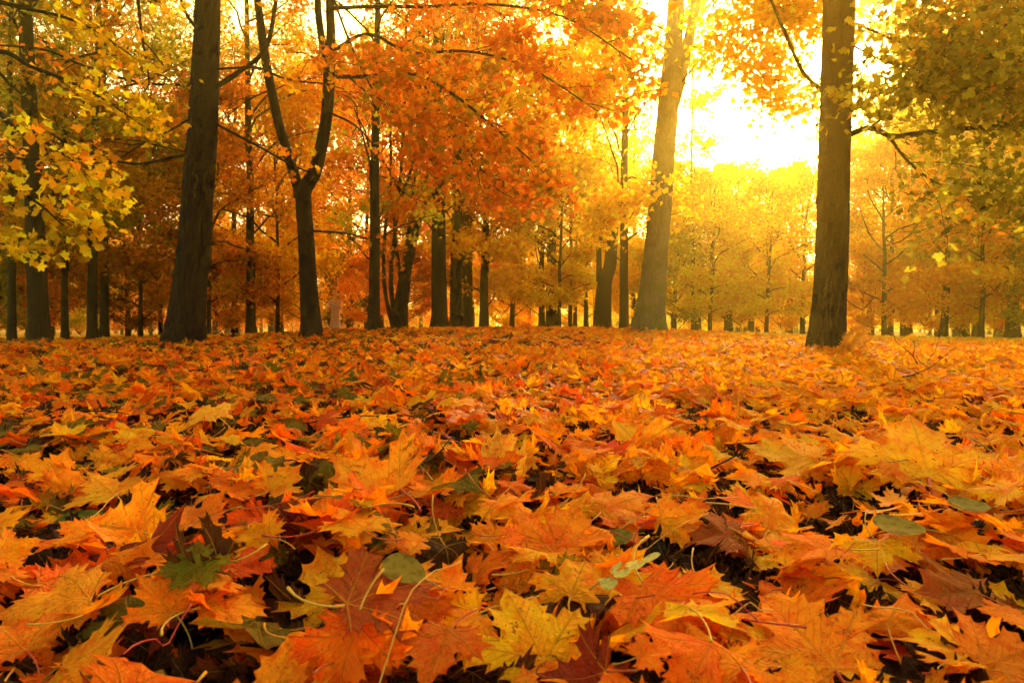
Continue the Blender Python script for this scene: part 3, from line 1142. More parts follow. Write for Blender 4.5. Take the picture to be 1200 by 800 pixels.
KIND = {
    'tall': kind_tree(21, 16.0, 2.6, 4.0, 20, 7, 5, 14, 0.088),
    'broad': kind_tree(22, 13.0, 1.4, 4.4, 20, 7, 5, 14, 0.086, 'umbrella'),
    'slender': kind_tree(23, 13.0, 1.8, 2.2, 20, 5, 4, 13, 0.085),
    'low': kind_tree(24, 7.0, 0.5, 2.7, 18, 7, 5, 14, 0.080, 'oval'),
    'bush': kind_tree(25, 3.6, 0.25, 1.7, 18, 5, 5, 12, 0.072, 'oval'),
    'sparse': kind_tree(26, 12.0, 1.6, 2.8, 20, 4, 4, 6, 0.085, 'oval'),
}


def trunk_flare(seed, amount=0.5, h=0.35, lobes=5):
    g = np.random.default_rng(seed)
    ph = g.uniform(0, 6.3, 3)

    def f(a, z):
        e = np.exp(-np.maximum(z, 0) / h)
        return 1 + amount * e * (1 + 0.45 * np.sin(lobes * a + ph[0])) + 0.035 * np.sin(3 * a + ph[1] + z * 1.7) + 0.02 * np.sin(7 * a + ph[2] - z * 3.1)
    return f


def furrowed(base, seed, amount=0.035, freq=11):
    """deep vertical furrows and a few knots on top of a flare function"""
    g = np.random.default_rng(seed + 5)
    ph = g.uniform(0, 6.3, 8)
    kn = [(g.uniform(0, 6.3), g.uniform(.6, 6), g.uniform(.05, .12)) for _ in range(9)]

    def f(a, z):
        q = freq * a + 1.1 * np.sin(1.7 * z + ph[0] + 2 * a) + 0.9 * np.sin(4.3 * z + ph[1]) + 0.7 * np.sin(9.1 * z - 3 * a + ph[2])
        r = np.abs(np.sin(q)) ** 0.6 + 0.6 * np.abs(np.sin(2.3 * q + 3 * np.sin(6.7 * z + ph[3]))) ** .7
        r = r + 0.35 * np.sin(23 * z + 5 * a + ph[4]) * np.sin(17 * a + ph[5])
        out = 1 + amount * (r - 1.0)
        for (ka, kz, kr) in kn:
            d = np.angle(np.exp(1j * (a - ka)))
            out = out + 0.10 * np.exp(-((d / 0.35) ** 2) - ((z - kz) / kr) ** 2)
        return out * (base(a, z) if base else 1)
    return f


def trunk_mesh(name, path, rad, mat, seed, sides=20, amount=0.45, h=0.35):
    mb = MB()
    mb.add(*tube(path, rad, sides, rough=0.012, rng=np.random.default_rng(seed), flare=trunk_flare(seed, amount, h)))
    return mb.mesh(name, mat)


ORANGE, DEEP, GOLD, YELLOW, GREENISH, AMBER, OLIVE, ROSE = ((0.84, 0.26, 0.012), (0.66, 0.15, 0.010), (0.97, 0.53, 0.016), (0.99, 0.66, 0.02), (0.60, 0.46, 0.03),
                                                            (0.88, 0.38, 0.016), (0.36, 0.27, 0.02), (0.80, 0.21, 0.03))


def forest_tree(px, Y, w, kind, scale, colour, label, top=None, spin=None, name='maple_tree', group='trees of the autumn wood', mat=None, bare=False, wob=0.10, base_drop=0.03):
    """a tree whose trunk foot stands at picture column px, Y metres off; w = trunk width in picture pixels"""
    g = np.random.default_rng(int(abs(px * 7 + Y * 13)) % 99991)
    K = KIND[kind]
    p = ground_px(px, Y)
    H = K['H'] * scale
    lean = 0.0 if top is None else math.atan2((top - px) / FPX * Y, 1.0)
    o = empty(name, p - [0, 0, base_drop])
    tag(o, label, 'tree', group)
    r = w / FPX * Y / 2
    n = 14
    t = np.linspace(0, 1, n) ** 1.3
    z = t * H * 0.97
    wx = np.cumsum(g.normal(0, wob, n)) * 0.5 * t
    wy = np.cumsum(g.normal(0, wob, n)) * 0.5 * t
    if top is not None:                       # lean so that the trunk passes column `top` at the top of the picture
        ztop = 0.5 * Y
        dx = (top - px) / FPX * Y
        wx = wx * 0.4 + dx * np.minimum(z / ztop, 1.6)
    path = np.stack([wx, wy, z], -1)
    rad = r * (1 - 0.82 * t ** 1.1)
    link('trunk', trunk_mesh('tree_trunk', path, rad, mat or M_BARK_FINE, abs(int(px)) + 3, 12, 0.35, 0.25), o)
    if not bare:
        c = link('crown', K['crown'], o)
        sp = g.uniform(0, 6.28) if spin is None else spin
        sh = 0.0 if top is None else math.atan((top - px) / FPX * Y / (0.5 * Y))
        c.rotation_euler = (Matrix.Rotation(sh, 4, 'Y') @ Matrix.Rotation(sp, 4, 'Z')).to_euler()
        c.scale = (scale,) * 3
        c.color = (*(np.array(colour) * (1 - 0.38 * sstep((380 - px) / 260))), 1)  # shade painted into the crown colour, deeper toward the left
    return o


# the trees one can tell apart, from left to right
TREES = [
    (14, 17, 9, 'slender', 1.0, GREENISH, 'thin dark tree at the far left edge', 20),
    (46, 16, 22, 'tall', 1.0, GREENISH, 'stout dark trunk behind yellow foliage near the left edge', 38),
    (76, 19, 8, 'sparse', 1.0, AMBER, 'thin dark tree right beside the stout left trunk', 80),
    (108, 18, 11, 'slender', 1.05, AMBER, 'left one of two close dark trunks left of thick trunk', 112),
    (122, 20, 10, 'tall', 0.9, GREENISH, 'right one of two close dark trunks left of thick trunk', 126),
    (150, 27, 6, 'low', 1.1, AMBER, 'slim young orange tree left of the thick dark trunk', None),
    (189, 24, 5, 'sparse', 0.8, ORANGE, 'bent thin sapling just left of the thick dark trunk', 170),
    (275, 27, 8, 'broad', 0.9, GOLD, 'slim tree just right of the thick dark trunk', None),
    (294, 22, 11, 'tall', 0.95, AMBER, 'straight dark tree midway between thick and forked trunks', 293),
    (329, 31, 7, 'broad', 0.9, YELLOW, 'yellowish tree just left of the forked trunk', None),
    (410, 33, 8, 'broad', 1.0, AMBER, 'tree behind the pale stone statue', None),
    (438, 17, 14, 'sparse', 1.0, GREENISH, 'straight slender tree right of the statue', 444),
    (515, 21, 19, 'tall', 1.0, ORANGE, 'first and thickest trunk in the row of dark trunks', 512),
    (534, 23, 15, 'tall', 1.0, AMBER, 'second trunk in the row of dark trunks', 536),
    (548, 25, 12, 'broad', 0.9, GOLD, 'third trunk in the row of dark trunks', None),
    (567, 24, 11, 'low', 1.3, GOLD, 'last trunk at the right end of the dark row', None),
    (635, 27, 8, 'low', 1.05, YELLOW, 'left one of the paired short trunks behind the clearing', None),
    (646, 28, 14, 'broad', 0.9, YELLOW, 'right one of the paired short trunks behind the clearing', None),
    (674, 29, 5, 'slender', 0.8, YELLOW, 'thin trunk right of the paired short trunks', None),
    (687, 27, 6, 'low', 0.95, GOLD, 'thin trunk just left of the broken dark trunk', None),
    (731, 19, 11, 'sparse', 1.1, YELLOW, 'tall thin straight tree between broken and leaning trunks', 733),
    (818, 27, 7, 'low', 0.8, YELLOW, 'small yellow tree right of the leaning trunk', None),
    (855, 29, 8, 'broad', 0.52, YELLOW, 'yellow round-crowned tree below the sun', None),
    (880, 36, 8, 'broad', 0.6, YELLOW, 'yellow tree farther off just right of the sunlit round one', None),
    (925, 31, 8, 'low', 1.0, GOLD, 'gold tree just left of the thick right trunk', None),
    (1020, 31, 8, 'broad', 0.75, GOLD, 'amber tree just right of the thick right trunk', None),
    (1064, 30, 9, 'broad', 0.7, GOLD, 'short-trunked amber tree with wide crown beyond the bright strip', None),
    (1106, 25, 9, 'low', 1.1, AMBER, 'low amber tree spreading in front of the right background', None),
    (1131, 29, 9, 'low', 1.1, AMBER, 'second low amber tree right of the spreading one', None),
    (1186, 25, 15, 'low', 1.5, GOLD, 'dark trunk in shade near the right edge', None),
    (790, 25, 5, 'low', 0.85, YELLOW, 'bright yellow low tree just right of the mossy trunk foot', None),
    (832, 24, 5, 'low', 0.8, YELLOW, 'golden low tree left of the sunlit round-crowned one', None),
    (898, 25, 5, 'low', 0.82, YELLOW, 'yellow low tree midway between leaning and thick right trunks', None),
    (940, 27, 6, 'low', 0.95, YELLOW, 'golden low tree half hidden by the thick right trunk', None),
    (1036, 24, 6, 'low', 0.95, AMBER, 'amber low tree nearest the thick right trunk', None),
    (1150, 24, 6, 'low', 1.05, GOLD, 'golden low tree just left of the shaded right edge trunk', None),
    (1218, 24, 6, 'low', 1.3, AMBER, 'amber low tree cut by the right edge', None),
    (600, 30, 6, 'low', 1.2, GOLD, 'golden low tree at the end of the clearing', None),
    (655, 25, 5, 'low', 0.9, YELLOW, 'small yellow tree between paired trunks and broken trunk', None),
    (245, 21, 5, 'low', 1.1, ORANGE, 'orange low tree right behind the thick dark trunk', None),
    (325, 24, 5, 'low', 1.2, GOLD, 'amber low tree left of the forked trunk', None),
    (60, 23, 5, 'low', 1.2, (.35, .10, .01), 'rusty low tree behind the left edge trunks', None),  # darkened crown colour carries the shade of the left side
    (165, 21, 5, 'low', 1.0, ORANGE, 'orange low tree beside the bent sapling', None),
    (648, 46, 6, 'tall', 1.05, YELLOW, 'tall yellow tree in the haze behind the paired short trunks', None),
    (706, 44, 6, 'tall', 1.0, YELLOW, 'tall yellow tree in the haze behind the broken trunk', None),
    (1062, 44, 7, 'tall', 1.0, GREENISH, 'tall yellow-green tree seen above the spreading low amber tree', None),
    (1120, 38, 7, 'tall', 0.9, GREENISH, 'tall yellow-green tree behind the drooping right branch', None),
    (1175, 40, 7, 'tall', 0.95, GOLD, 'tall golden tree high behind the right edge', None),
    (812, 24, 5, 'slender', 0.9, YELLOW, 'slender yellow tree reaching up just right of the leaning trunk', None),
    (668, 27, 5, 'slender', 1.05, YELLOW, 'slender yellow tree left of the broken dark trunk', None),
    (698, 33, 6, 'tall', 0.9, GOLD, 'golden tree rising behind the broken dark trunk', None),
    (742, 30, 5, 'slender', 1.1, YELLOW, 'slender yellow tree close left of the leaning trunk', None),
    (1044, 27, 6, 'tall', 0.9, GREENISH, 'tall yellow-green tree just right of the thick right trunk', None),
    (1098, 31, 6, 'tall', 1.0, (0.42, 0.34, 0.02), 'tall olive tree behind the heavy level branch', None),
]
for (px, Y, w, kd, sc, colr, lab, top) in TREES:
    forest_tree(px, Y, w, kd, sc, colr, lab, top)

# the wood behind them
GAPS = [(-200, 40, 'beyond the left edge trunks'), (40, 200, 'behind the left dark trunks'), (200, 360, 'behind thick and forked trunks'),
        (360, 500, 'behind the statue'), (500, 640, 'behind the row of dark trunks'), (640, 760, 'behind the broken trunk'), (760, 960, 'below the sun'),
        (960, 1080, 'right of the thick right trunk'), (1080, 1400, 'toward the right edge')]
g = np.random.default_rng(77)
bg = []
tries = 0
while len(bg) < 58 and tries < 6000:
    tries += 1
    Y = g.uniform(26, 58)
    px = g.uniform(-120, 1320)
    x = (px - 600) / FPX * Y
    sx = (835 < px < 955)                       # the gap the sun looks through
    if any((x - a) ** 2 + (Y - b) ** 2 < 3.1 ** 2 for a, b, *_ in bg):
        continue
    if abs(px - 393) < 22 and Y < 37:
        continue
    bg.append((x, Y, px, sx))
bg.sort(key=lambda q: q[2])
by_gap = {}
for (x, Y, px, sx) in bg:
    if px < 330:
        colr, cw = [(DEEP, 'rusty'), (ORANGE, 'orange'), (AMBER, 'amber'), (GREENISH, 'yellow-green')][int(g.choice(4, p=[.25, .33, .25, .17]))]
    elif px < 600:
        colr, cw = [(ORANGE, 'orange'), (ROSE, 'rosy orange'), (AMBER, 'amber'), (GOLD, 'golden')][int(g.choice(4, p=[.35, .25, .2, .2]))]
    elif px < 980:
        colr, cw = [(YELLOW, 'yellow'), (GOLD, 'golden')][int(g.choice(2, p=[.65, .35]))]
    else:
        colr, cw = [(AMBER, 'amber'), (GOLD, 'golden'), (GREENISH, 'yellow-green'), (ORANGE, 'orange')][int(g.choice(4, p=[.3, .4, .2, .1]))]
    gap = next(w for a, b, w in GAPS if a <= px < b)
    kd = str(g.choice(['tall', 'broad', 'broad', 'slender', 'low']))
    sc = g.uniform(0.85, 1.2)
    if 600 < px < 1080:
        kd, sc = [('low', g.uniform(0.85, 1.2)), ('broad', g.uniform(0.48, 0.6))][int(g.random() < .5)]
    if sx:
        kd, sc = 'low', g.uniform(0.75, 0.95)
    far = 'far' if Y > 42 else 'nearer'
    by_gap.setdefault((cw, kd, far, gap), []).append((px, Y, kd, sc, colr))
KW = {'tall': 'tall', 'broad': 'broad', 'slender': 'slender', 'low': 'low', 'bush': 'bushy'}
for (cw, kd, far, gap), ls in by_gap.items():
    ls.sort()
    for i, (px, Y, kd, sc, colr) in enumerate(ls):
        lab = f"{far} {KW[kd]} {cw} tree {gap}"
        if len(ls) > 1:
            lab += ', ' + ('rightmost' if i == len(ls) - 1 else RANK[min(i, 5)])
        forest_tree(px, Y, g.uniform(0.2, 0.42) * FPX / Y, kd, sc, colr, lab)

# undergrowth at the foot of the wood
BUSH = [(30, 24, (.22, .17, .015)), (95, 27, GREENISH), (150, 22, (.32, .08, .01)), (215, 30, YELLOW), (255, 24, ORANGE), (318, 27, GOLD), (430, 27, ORANGE), (480, 23, ROSE), (590, 31, GOLD),  # dark tones of the left bushes are shade put into their colour
        (612, 36, ORANGE), (665, 33, YELLOW), (795, 24, GREENISH), (840, 36, YELLOW), (905, 38, GOLD), (1000, 36, AMBER), (1165, 27, AMBER), (-20, 20, OLIVE), (1225, 22, OLIVE), (1012, 26, AMBER), (1085, 28, GOLD), (1128, 26, YELLOW), (868, 27, YELLOW), (915, 28, GOLD), (820, 30, YELLOW), (745, 26, GOLD), (355, 25, GOLD), (55, 22, DEEP), (280, 24, AMBER), (398, 31, (.10, .085, .012))]
BL = ['yellow-green bush between the left edge trunks', 'yellow-green bush behind the two close dark trunks', 'rusty bush left of the bent sapling', 'bright yellow bush hidden left of the thick trunk foot',
      'orange bush right of the thick trunk foot', 'gold bush left of the forked trunk foot', 'orange bush between statue and slender tree', 'rosy bush at the foot of the multi-stemmed tree',
      'gold bush at the far end of the clearing', 'orange bush beyond the clearing left of paired trunks', 'yellow bush right of the paired short trunks', 'green bush at the foot of the leaning trunk',
      'yellow bush under the round-crowned tree', 'gold bush left of the thick right trunk', 'amber bush right of the thick right trunk', 'amber bush left of the right edge trunk',
      'olive bush cut by the left edge', 'olive bush cut by the right edge', 'amber bush touching the thick right trunk on its right', 'gold bush under the wide short-trunked amber tree',
      'yellow bush under the second low amber tree', 'yellow bush right of the round-crowned tree below the sun', 'gold bush close left of the thick right trunk', 'yellow bush between mossy foot and round-crowned tree',
      'gold bush left of the mossy trunk foot', 'gold bush touching the forked trunk on its left', 'rusty bush behind the stout left trunk', 'amber bush at the foot of the straight dark tree', 'dark olive bush behind the pale stone statue']
for (px, Y, colr), lab in zip(BUSH, BL):
    p = ground_px(px, Y)
    o = empty('bush', p - [0, 0, .05], (0, 0, px * 0.37))
    tag(o, lab, 'bush', 'undergrowth bushes')
    s = 0.75 + 0.35 * ((px * 7) % 10) / 10
    c = link('crown', KIND['bush']['crown'], o)
    c.scale = (s,) * 3
    c.color = (*colr, 1)

# the wood beyond reads as one mass
FW = Crown(99)
g = FW.rng
fl, fc = [], []
for i in range(230):
    Y = g.uniform(60, 110)
    x = g.uniform(-1.0, 1.0) * Y
    px = 600 + FPX * x / Y
    b = np.array([x, Y, float(terrain(x, Y)) - .1])
    H = g.uniform(9, 17) if not (640 < px < 1060) else g.uniform(6, 9.0)
    r = g.uniform(.12, .24)
    FW.stick(tube(np.array([b, b + [g.normal(0, .2), 0, H * .5], b + [g.normal(0, .3), 0, H]]), [r, r * .8, r * .2], 6))
    n = 650
    q = g.normal(0, 1, (n, 3))
    q /= np.linalg.norm(q, axis=1)[:, None]
    cl = g.normal(0, 1, (14, 3)) * [1.7, 1.7, 0.28 * H] + [0, 0, 0.45 * H]
    cl[:4, 2] = g.uniform(.6, 2.5, 4)
    P = cl[g.integers(0, 14, n)] + q * g.random((n, 1)) ** .5 * 1.3 + b
    P = P[P[:, 2] > b[2] + .4]
    w = sstep((px - 350) / 350)
    base = np.array(ORANGE) * (1 - w) + np.array(YELLOW) * w
    fl.append(P)
    fc.append(np.clip(base * np.exp(g.normal(0, .25, (len(P), 1))), 0, .85))
P = np.concatenate(fl)
n = len(P)
nr = np.stack([g.normal(0, .6, n), g.normal(0, .6, n), 0.5 + g.normal(0, .4, n)], -1)
scatter(FW.leaf, CROWN, P, rots(nr, g.uniform(0, 6.28, n)), g.uniform(.2, .34, n), np.concatenate(fc), g)
tag(FW.leaf.obj('far_wood', [M_CROWN, M_BARK_FINE]), 'distant yellow and orange wood closing the view', 'wood', kind='stuff')


# ------------------------------------------------------------------ the large trees close by
def pix_path(pts, n=24):
    """[(px, py, Y), ...] -> smooth 3-D path"""
    return spline([at(*q) for q in pts], n)


class BigTree:
    def __init__(self, name, px, py_base, Y, label, seed, cat='tree', group=None):
        self.base = at(px, py_base, Y)
        self.base[2] = float(terrain(self.base[0], self.base[1])) - 0.06
        self.o = empty(name, self.base)
        tag(self.o, label, cat, group)
        self.C = Crown(seed)
        self.Y = Y
        self.seed = seed

    def part(self, name, path, rad, mat, sides=18, amount=0.0, h=0.3, rough=0.01):
        mb = MB()
        p = np.asarray(path) - self.base
        fl = trunk_flare(self.seed, amount, h) if amount else None
        if sides >= 40:
            fl = furrowed(fl, self.seed)
        mb.add(*tube(p, rad, sides, rough=rough, rng=self.C.rng, flare=fl))
        return mb.obj(name, mat, self.o)

    def trunk(self, pts, mat, amount=0.3, h=0.35, name='trunk', sides=22, n=30, top=None):
        """pts: (px, py, width px, Y); the first point sits in the ground"""
        P = np.array([at(a, b, y) for a, b, w, y in pts])
        P[0][2] = min(P[0][2], self.base[2]) if name == 'trunk' else P[0][2]
        path = spline(P, n)
        rad = np.interp(np.linspace(0, 1, n), np.linspace(0, 1, len(pts)), [w / FPX * y / 2 for a, b, w, y in pts])
        self.part(name, path, rad, mat, sides, amount, h)
        return path

    def branch(self, pts, w0, w1, mat, n=18):
        path = pix_path(pts, n)
        Y = pts[0][2]
        self.part('branch', path, np.linspace(w0, w1, n) / FPX * Y / 2, mat, 8, rough=0.05)
        return path

    def foliage(self, path, nsub, sublen, ntw, twl, nl, jit=0.13, r=0.012, t0=0.2):
        g = self.C.rng
        for q in range(nsub):
            t = t0 + (0.98 - t0) * (q + g.random()) / nsub
            p, d = side_dirs(g, path, min(t, .999))
            s = limb(g, p - self.base, d, sublen * g.uniform(.6, 1.2) * (1.15 - .5 * t), 6, 0.0, 0.16)
            self.C.stick(tube(s, np.linspace(r, r * .3, 6), 4))
            self.C.twigs(s, twl, ntw, r * .4, nl, jit)
        self.C.twigs(path - self.base, twl, ntw, r * .4, nl, jit, t0=0.4)

    def high_crown(self, x, y, z0, z1, rad, nl=14, leaves=10):
        """limbs and leaves above the picture, on the trunk's axis at (x, y)"""
        g = self.C.rng
        for i in range(nl):
            z = z0 + (z1 - z0) * (i + g.random()) / nl
            a = i * 2.4 + g.normal(0, .3)
            el = g.uniform(.25, .6)
            L = rad * g.uniform(.7, 1.1) * (1.1 - .5 * i / nl)
            path = limb(g, np.array([x, y, z]) - self.base, (math.cos(a) * math.cos(el), math.sin(a) * math.cos(el), math.sin(el)), L, 6, .03, .1)
            self.C.bough(path, .05, .012, 5, L * .5, 4, L * .25, leaves, .2, 5)

    def finish(self, size, tone, mat=None, label=None):
        self.C.leaves(size, tone, LOW)
        return self.C.leaf.obj('crown', [M_CROWN, mat or M_BARK_FINE], self.o)


# thick dark trunk, left
T = BigTree('maple_tree', 217, 403, 12, 'thick dark trunk leaning right at left of picture, with long thin side branches', 301)
P = T.trunk([(215, 409, 40, 12), (218, 385, 38, 12), (223, 330, 36, 12), (230, 245, 34, 12), (238, 150, 32, 12), (241, 70, 29, 12), (243, 0, 27, 12), (246, -120, 25, 12), (248, -320, 18, 12), (246, -560, 5, 12)], M_BARK, 0.40, 0.42, sides=96, n=170)
bs = [T.branch([(228, 101, 12), (160, 96, 11.6), (95, 76, 11.3), (50, 58, 11), (-20, 52, 10.8)], 3.4, 1.8, M_BARK_FINE),
      T.branch([(222, 180, 12), (165, 192, 11.7), (120, 187, 11.5), (60, 187, 11.2), (-10, 185, 11)], 3.6, 1.6, M_BARK_FINE),
      T.branch([(224, 138, 12), (205, 150, 12.2), (165, 170, 12.5), (130, 190, 12.7), (55, 214, 13)], 3.0, 1.2, M_BARK_FINE),
      T.branch([(250, 104, 12), (285, 81, 12), (308, 62, 12), (318, 35, 12), (325, -10, 12)], 6.0, 4.5, M_BARK_FINE),
      T.branch([(252, 145, 12), (300, 170, 11.8), (345, 195, 11.6), (372, 205, 11.5)], 3.4, 1.6, M_BARK_FINE),
      T.branch([(254, 81, 12), (300, 80, 11.7), (340, 94, 11.4), (392, 99, 11.2)], 3.0, 1.5, M_BARK_FINE),
      T.branch([(232, 36, 12), (216, 12, 11.9), (208, -20, 11.8)], 4.2, 2.6, M_BARK_FINE),
      T.branch([(160, -20, 10.5), (166, 40, 10.3), (172, 75, 10.2), (175, 100, 10.1)], 3.8, 1.4, M_BARK_FINE)]
for b in bs[:3]:
    T.foliage(b, 7, 0.9, 3, 0.4, 2.2)
for b in bs[3:]:
    T.foliage(b, 4, 0.8, 3, 0.4, 1.6)
T.high_crown(P[int(len(P) * .6)][0], P[int(len(P) * .6)][1], 6.6, 13.5, 3.4, 16, 8)
T.finish(0.078, tone_mix([DEEP, ORANGE, AMBER, GOLD, GREENISH]))

# forked tree
T = BigTree('maple_tree', 365, 395, 13, 'forked tree splitting into two upright limbs, right of the thick dark trunk', 302)
P = T.trunk([(366, 402, 27, 13), (364, 375, 22, 13), (361, 330, 19.5, 13), (359, 280, 18, 13), (356, 240, 18, 13), (357, 222, 17, 13), (370, 198, 14.5, 13), (382, 140, 13, 13), (386, 78, 13, 13), (388, 40, 10, 13), (387, 0, 9.5, 13), (390, -140, 8, 13), (386, -330, 3, 13)], M_BARK, 0.34, 0.22, n=180, sides=72)
L1 = T.trunk([(354, 240, 13, 13), (347, 212, 12.5, 13), (334, 170, 11.5, 13), (325, 138, 11, 13), (312, 75, 10.5, 13), (304, 17, 9, 13), (300, -20, 8, 13), (292, -160, 6, 13), (290, -260, 2, 13)], M_BARK, 0, name='limb', sides=12)
L2 = T.trunk([(385.5, 82, 9, 13), (378, 50, 8.5, 13), (373, 15, 8, 13), (371, -30, 7, 13), (360, -180, 3, 13)], M_BARK, 0, name='limb', sides=10, n=14)
bs = [T.branch([(366, 271, 13), (390, 272, 12.7), (408, 274, 12.4), (432, 280, 12.2)], 3.0, 1.2, M_BARK_FINE),
      T.branch([(382, 130, 13), (420, 150, 12.5), (450, 190, 12), (470, 230, 11.8)], 2.8, 1.0, M_BARK_FINE),
      T.branch([(386, 90, 13), (420, 90, 12), (455, 89, 11), (490, 88, 10.2), (530, 110, 9.6), (580, 150, 9), (640, 205, 8.8)], 5.2, 1.0, M_BARK_FINE, 26),
      T.branch([(387, 62, 13), (430, 40, 12), (480, 62, 11), (545, 60, 10), (620, 80, 9.2), (700, 130, 9)], 4.4, 1.0, M_BARK_FINE, 26),
      T.branch([(388, 10, 13), (440, 8, 11.5), (500, 8, 10.5), (570, 5, 9.6), (660, 20, 9), (740, 70, 8.8)], 4.4, 1.0, M_BARK_FINE, 26),
      T.branch([(388, -40, 13), (470, -60, 11), (560, -50, 9.8), (650, -30, 9.2), (720, 10, 9)], 5, 1.2, M_BARK_FINE, 22),
      T.branch([(490, 88, 10.2), (515, 130, 9.8), (550, 180, 9.5), (585, 225, 9.3)], 2.6, 0.8, M_BARK_FINE),
      T.branch([(388, -10, 13), (410, 50, 11.5), (440, 110, 10.6), (480, 150, 10.2), (520, 200, 10)], 3, 0.8, M_BARK_FINE),
      T.branch([(318, 105, 13), (290, 118, 13.2), (262, 140, 13.4)], 2.4, 1, M_BARK_FINE)]
for b in bs[2:8]:
    T.foliage(b, 15, 1.0, 6, 0.42, 7.5, 0.13, 0.008)
for b in bs[:2] + bs[8:]:
    T.foliage(b, 5, 0.7, 3, 0.35, 1.2)
T.high_crown(P[int(len(P) * .88)][0], P[int(len(P) * .88)][1], 7.0, 12, 3.0, 12, 8)
T.finish(0.070, tone_mix([DEEP, ORANGE, DEEP, ROSE, ORANGE, OLIVE, DEEP, ORANGE, AMBER]))

# pale leaning trunk with the mossy foot
T = BigTree('maple_tree', 762, 388, 16, 'pale leaning trunk with flared mossy foot, forked above, left of the sun', 303)
P = T.trunk([(760, 396, 37, 16), (762, 380, 33, 16), (764, 350, 30, 16), (768, 300, 27, 16), (777, 200, 25, 16), (783, 120, 23, 16), (788, 60, 20, 16), (793, 0, 19, 16), (802, -120, 15, 16), (808, -300, 5, 16)], M_BARK_PALE, 0.45, 0.45, n=170, sides=96)
T.trunk([(785, 135, 13, 16), (796, 100, 13, 16), (806, 50, 12, 16), (816, 0, 11, 16), (834, -110, 8, 16), (842, -220, 3, 16)], M_BARK_PALE, 0, name='limb', sides=12, n=14)
bs = [T.branch([(776, 210, 16), (750, 225, 15.8), (736, 236, 15.6)], 2.2, 1, M_BARK_FINE),
      T.branch([(796, 100, 16), (830, 60, 15), (870, 35, 14), (910, 30, 13.4)], 2.6, 1, M_BARK_FINE),
      T.branch([(790, 40, 16), (740, 20, 15), (700, 30, 14.2), (660, 70, 13.6), (640, 110, 13.2)], 2.6, .8, M_BARK_FINE),
      T.branch([(806, 55, 16), (838, 58, 15.2), (875, 75, 14.6), (905, 95, 14.2)], 2.2, .7, M_BARK_FINE),
      T.branch([(784, 110, 16), (755, 90, 15.4), (715, 95, 14.8), (680, 120, 14.4)], 2.2, .7, M_BARK_FINE),
      T.branch([(818, -20, 16), (860, -50, 15), (900, -40, 14.2), (950, -10, 13.6)], 2.6, .8, M_BARK_FINE),
      T.branch([(812, 30, 16), (850, -10, 15), (900, 5, 14), (950, 30, 13.2)], 2.6, .8, M_BARK_FINE)]
for b in bs:
    T.foliage(b, 14, 1.6, 7, 0.6, 10, 0.22, 0.010, 0.32)
T.high_crown(P[int(len(P) * .88)][0], P[int(len(P) * .88)][1], 10.5, 14, 2.0, 6, 1.5)
T.finish(0.078, tone_mix([GOLD, YELLOW, AMBER, YELLOW]))

# thick right trunk
T = BigTree('maple_tree', 968, 416, 10, 'thick straight brown trunk right of the sun with one heavy level branch', 304)
P = T.trunk([(967, 422, 38, 10), (968, 405, 37, 10), (971, 360, 36.5, 10), (974, 300, 35, 10), (978, 200, 34, 10), (980, 100, 34, 10), (983, 0, 34, 10), (984, -120, 30, 10), (986, -330, 20, 10), (990, -600, 6, 10)], M_BARK, 0.30, 0.30, n=190, sides=96)
bs = [T.branch([(988, 160, 10), (1020, 150, 9.7), (1045, 160, 9.5), (1080, 156, 9.2), (1120, 152, 8.9), (1165, 148, 8.6), (1240, 140, 8.2)], 7.5, 3.6, M_BARK, 26),
      T.branch([(990, 136, 10), (1030, 110, 9.7), (1072, 90, 9.3), (1110, 60, 9), (1150, 20, 8.7)], 5.0, 1.6, M_BARK_FINE),
      T.branch([(1018, 150, 9.7), (1080, 110, 9), (1140, 85, 8.5), (1190, 72, 8)], 2.6, 1.0, M_BARK_FINE),
      T.branch([(1042, 158, 9.5), (1060, 185, 9.2), (1090, 210, 8.9), (1130, 228, 8.7), (1165, 236, 8.5), (1215, 230, 8.2)], 3.4, 1.4, M_BARK_FINE),
      T.branch([(992, 24, 10), (1050, 48, 9.3), (1085, 70, 9), (1130, 80, 8.6), (1190, 110, 8.2)], 3.0, 1.0, M_BARK_FINE),
      T.branch([(992, 50, 10), (1050, 78, 9.5), (1100, 88, 9.0), (1160, 120, 8.4)], 2.6, 0.8, M_BARK_FINE),
      T.branch([(972, 114, 10), (942, 86, 9.9), (925, 50, 9.8), (912, 20, 9.7), (896, -20, 9.6)], 5.2, 3.2, M_BARK_FINE),
      T.branch([(988, -30, 10), (1040, -20, 9.2), (1110, 10, 8.6), (1180, 30, 8.2), (1260, 60, 8)], 4, 1.2, M_BARK_FINE),
      T.branch([(988, -90, 10), (1060, -70, 9.0), (1140, -30, 8.4), (1230, 10, 8)], 4, 1.2, M_BARK_FINE)]
for k, d in zip(range(9), (9, 10, 9, 9, 10, 10, 0, 11, 11)):
    if d:
        T.foliage(bs[k], d + 2, 1.5, 7, 0.5, 8.5, 0.18, 0.008, 0.05)
T.high_crown(P[int(len(P) * .6)][0], P[int(len(P) * .6)][1], 9.2, 13, 2.0, 6, 1.5)
DK = (0.15, 0.125, 0.012)
T.finish(0.070, tone_mix([DK, (.20, .19, .015), OLIVE, DK, (.50, .44, .03), OLIVE, DK, AMBER, DK], 0.25))

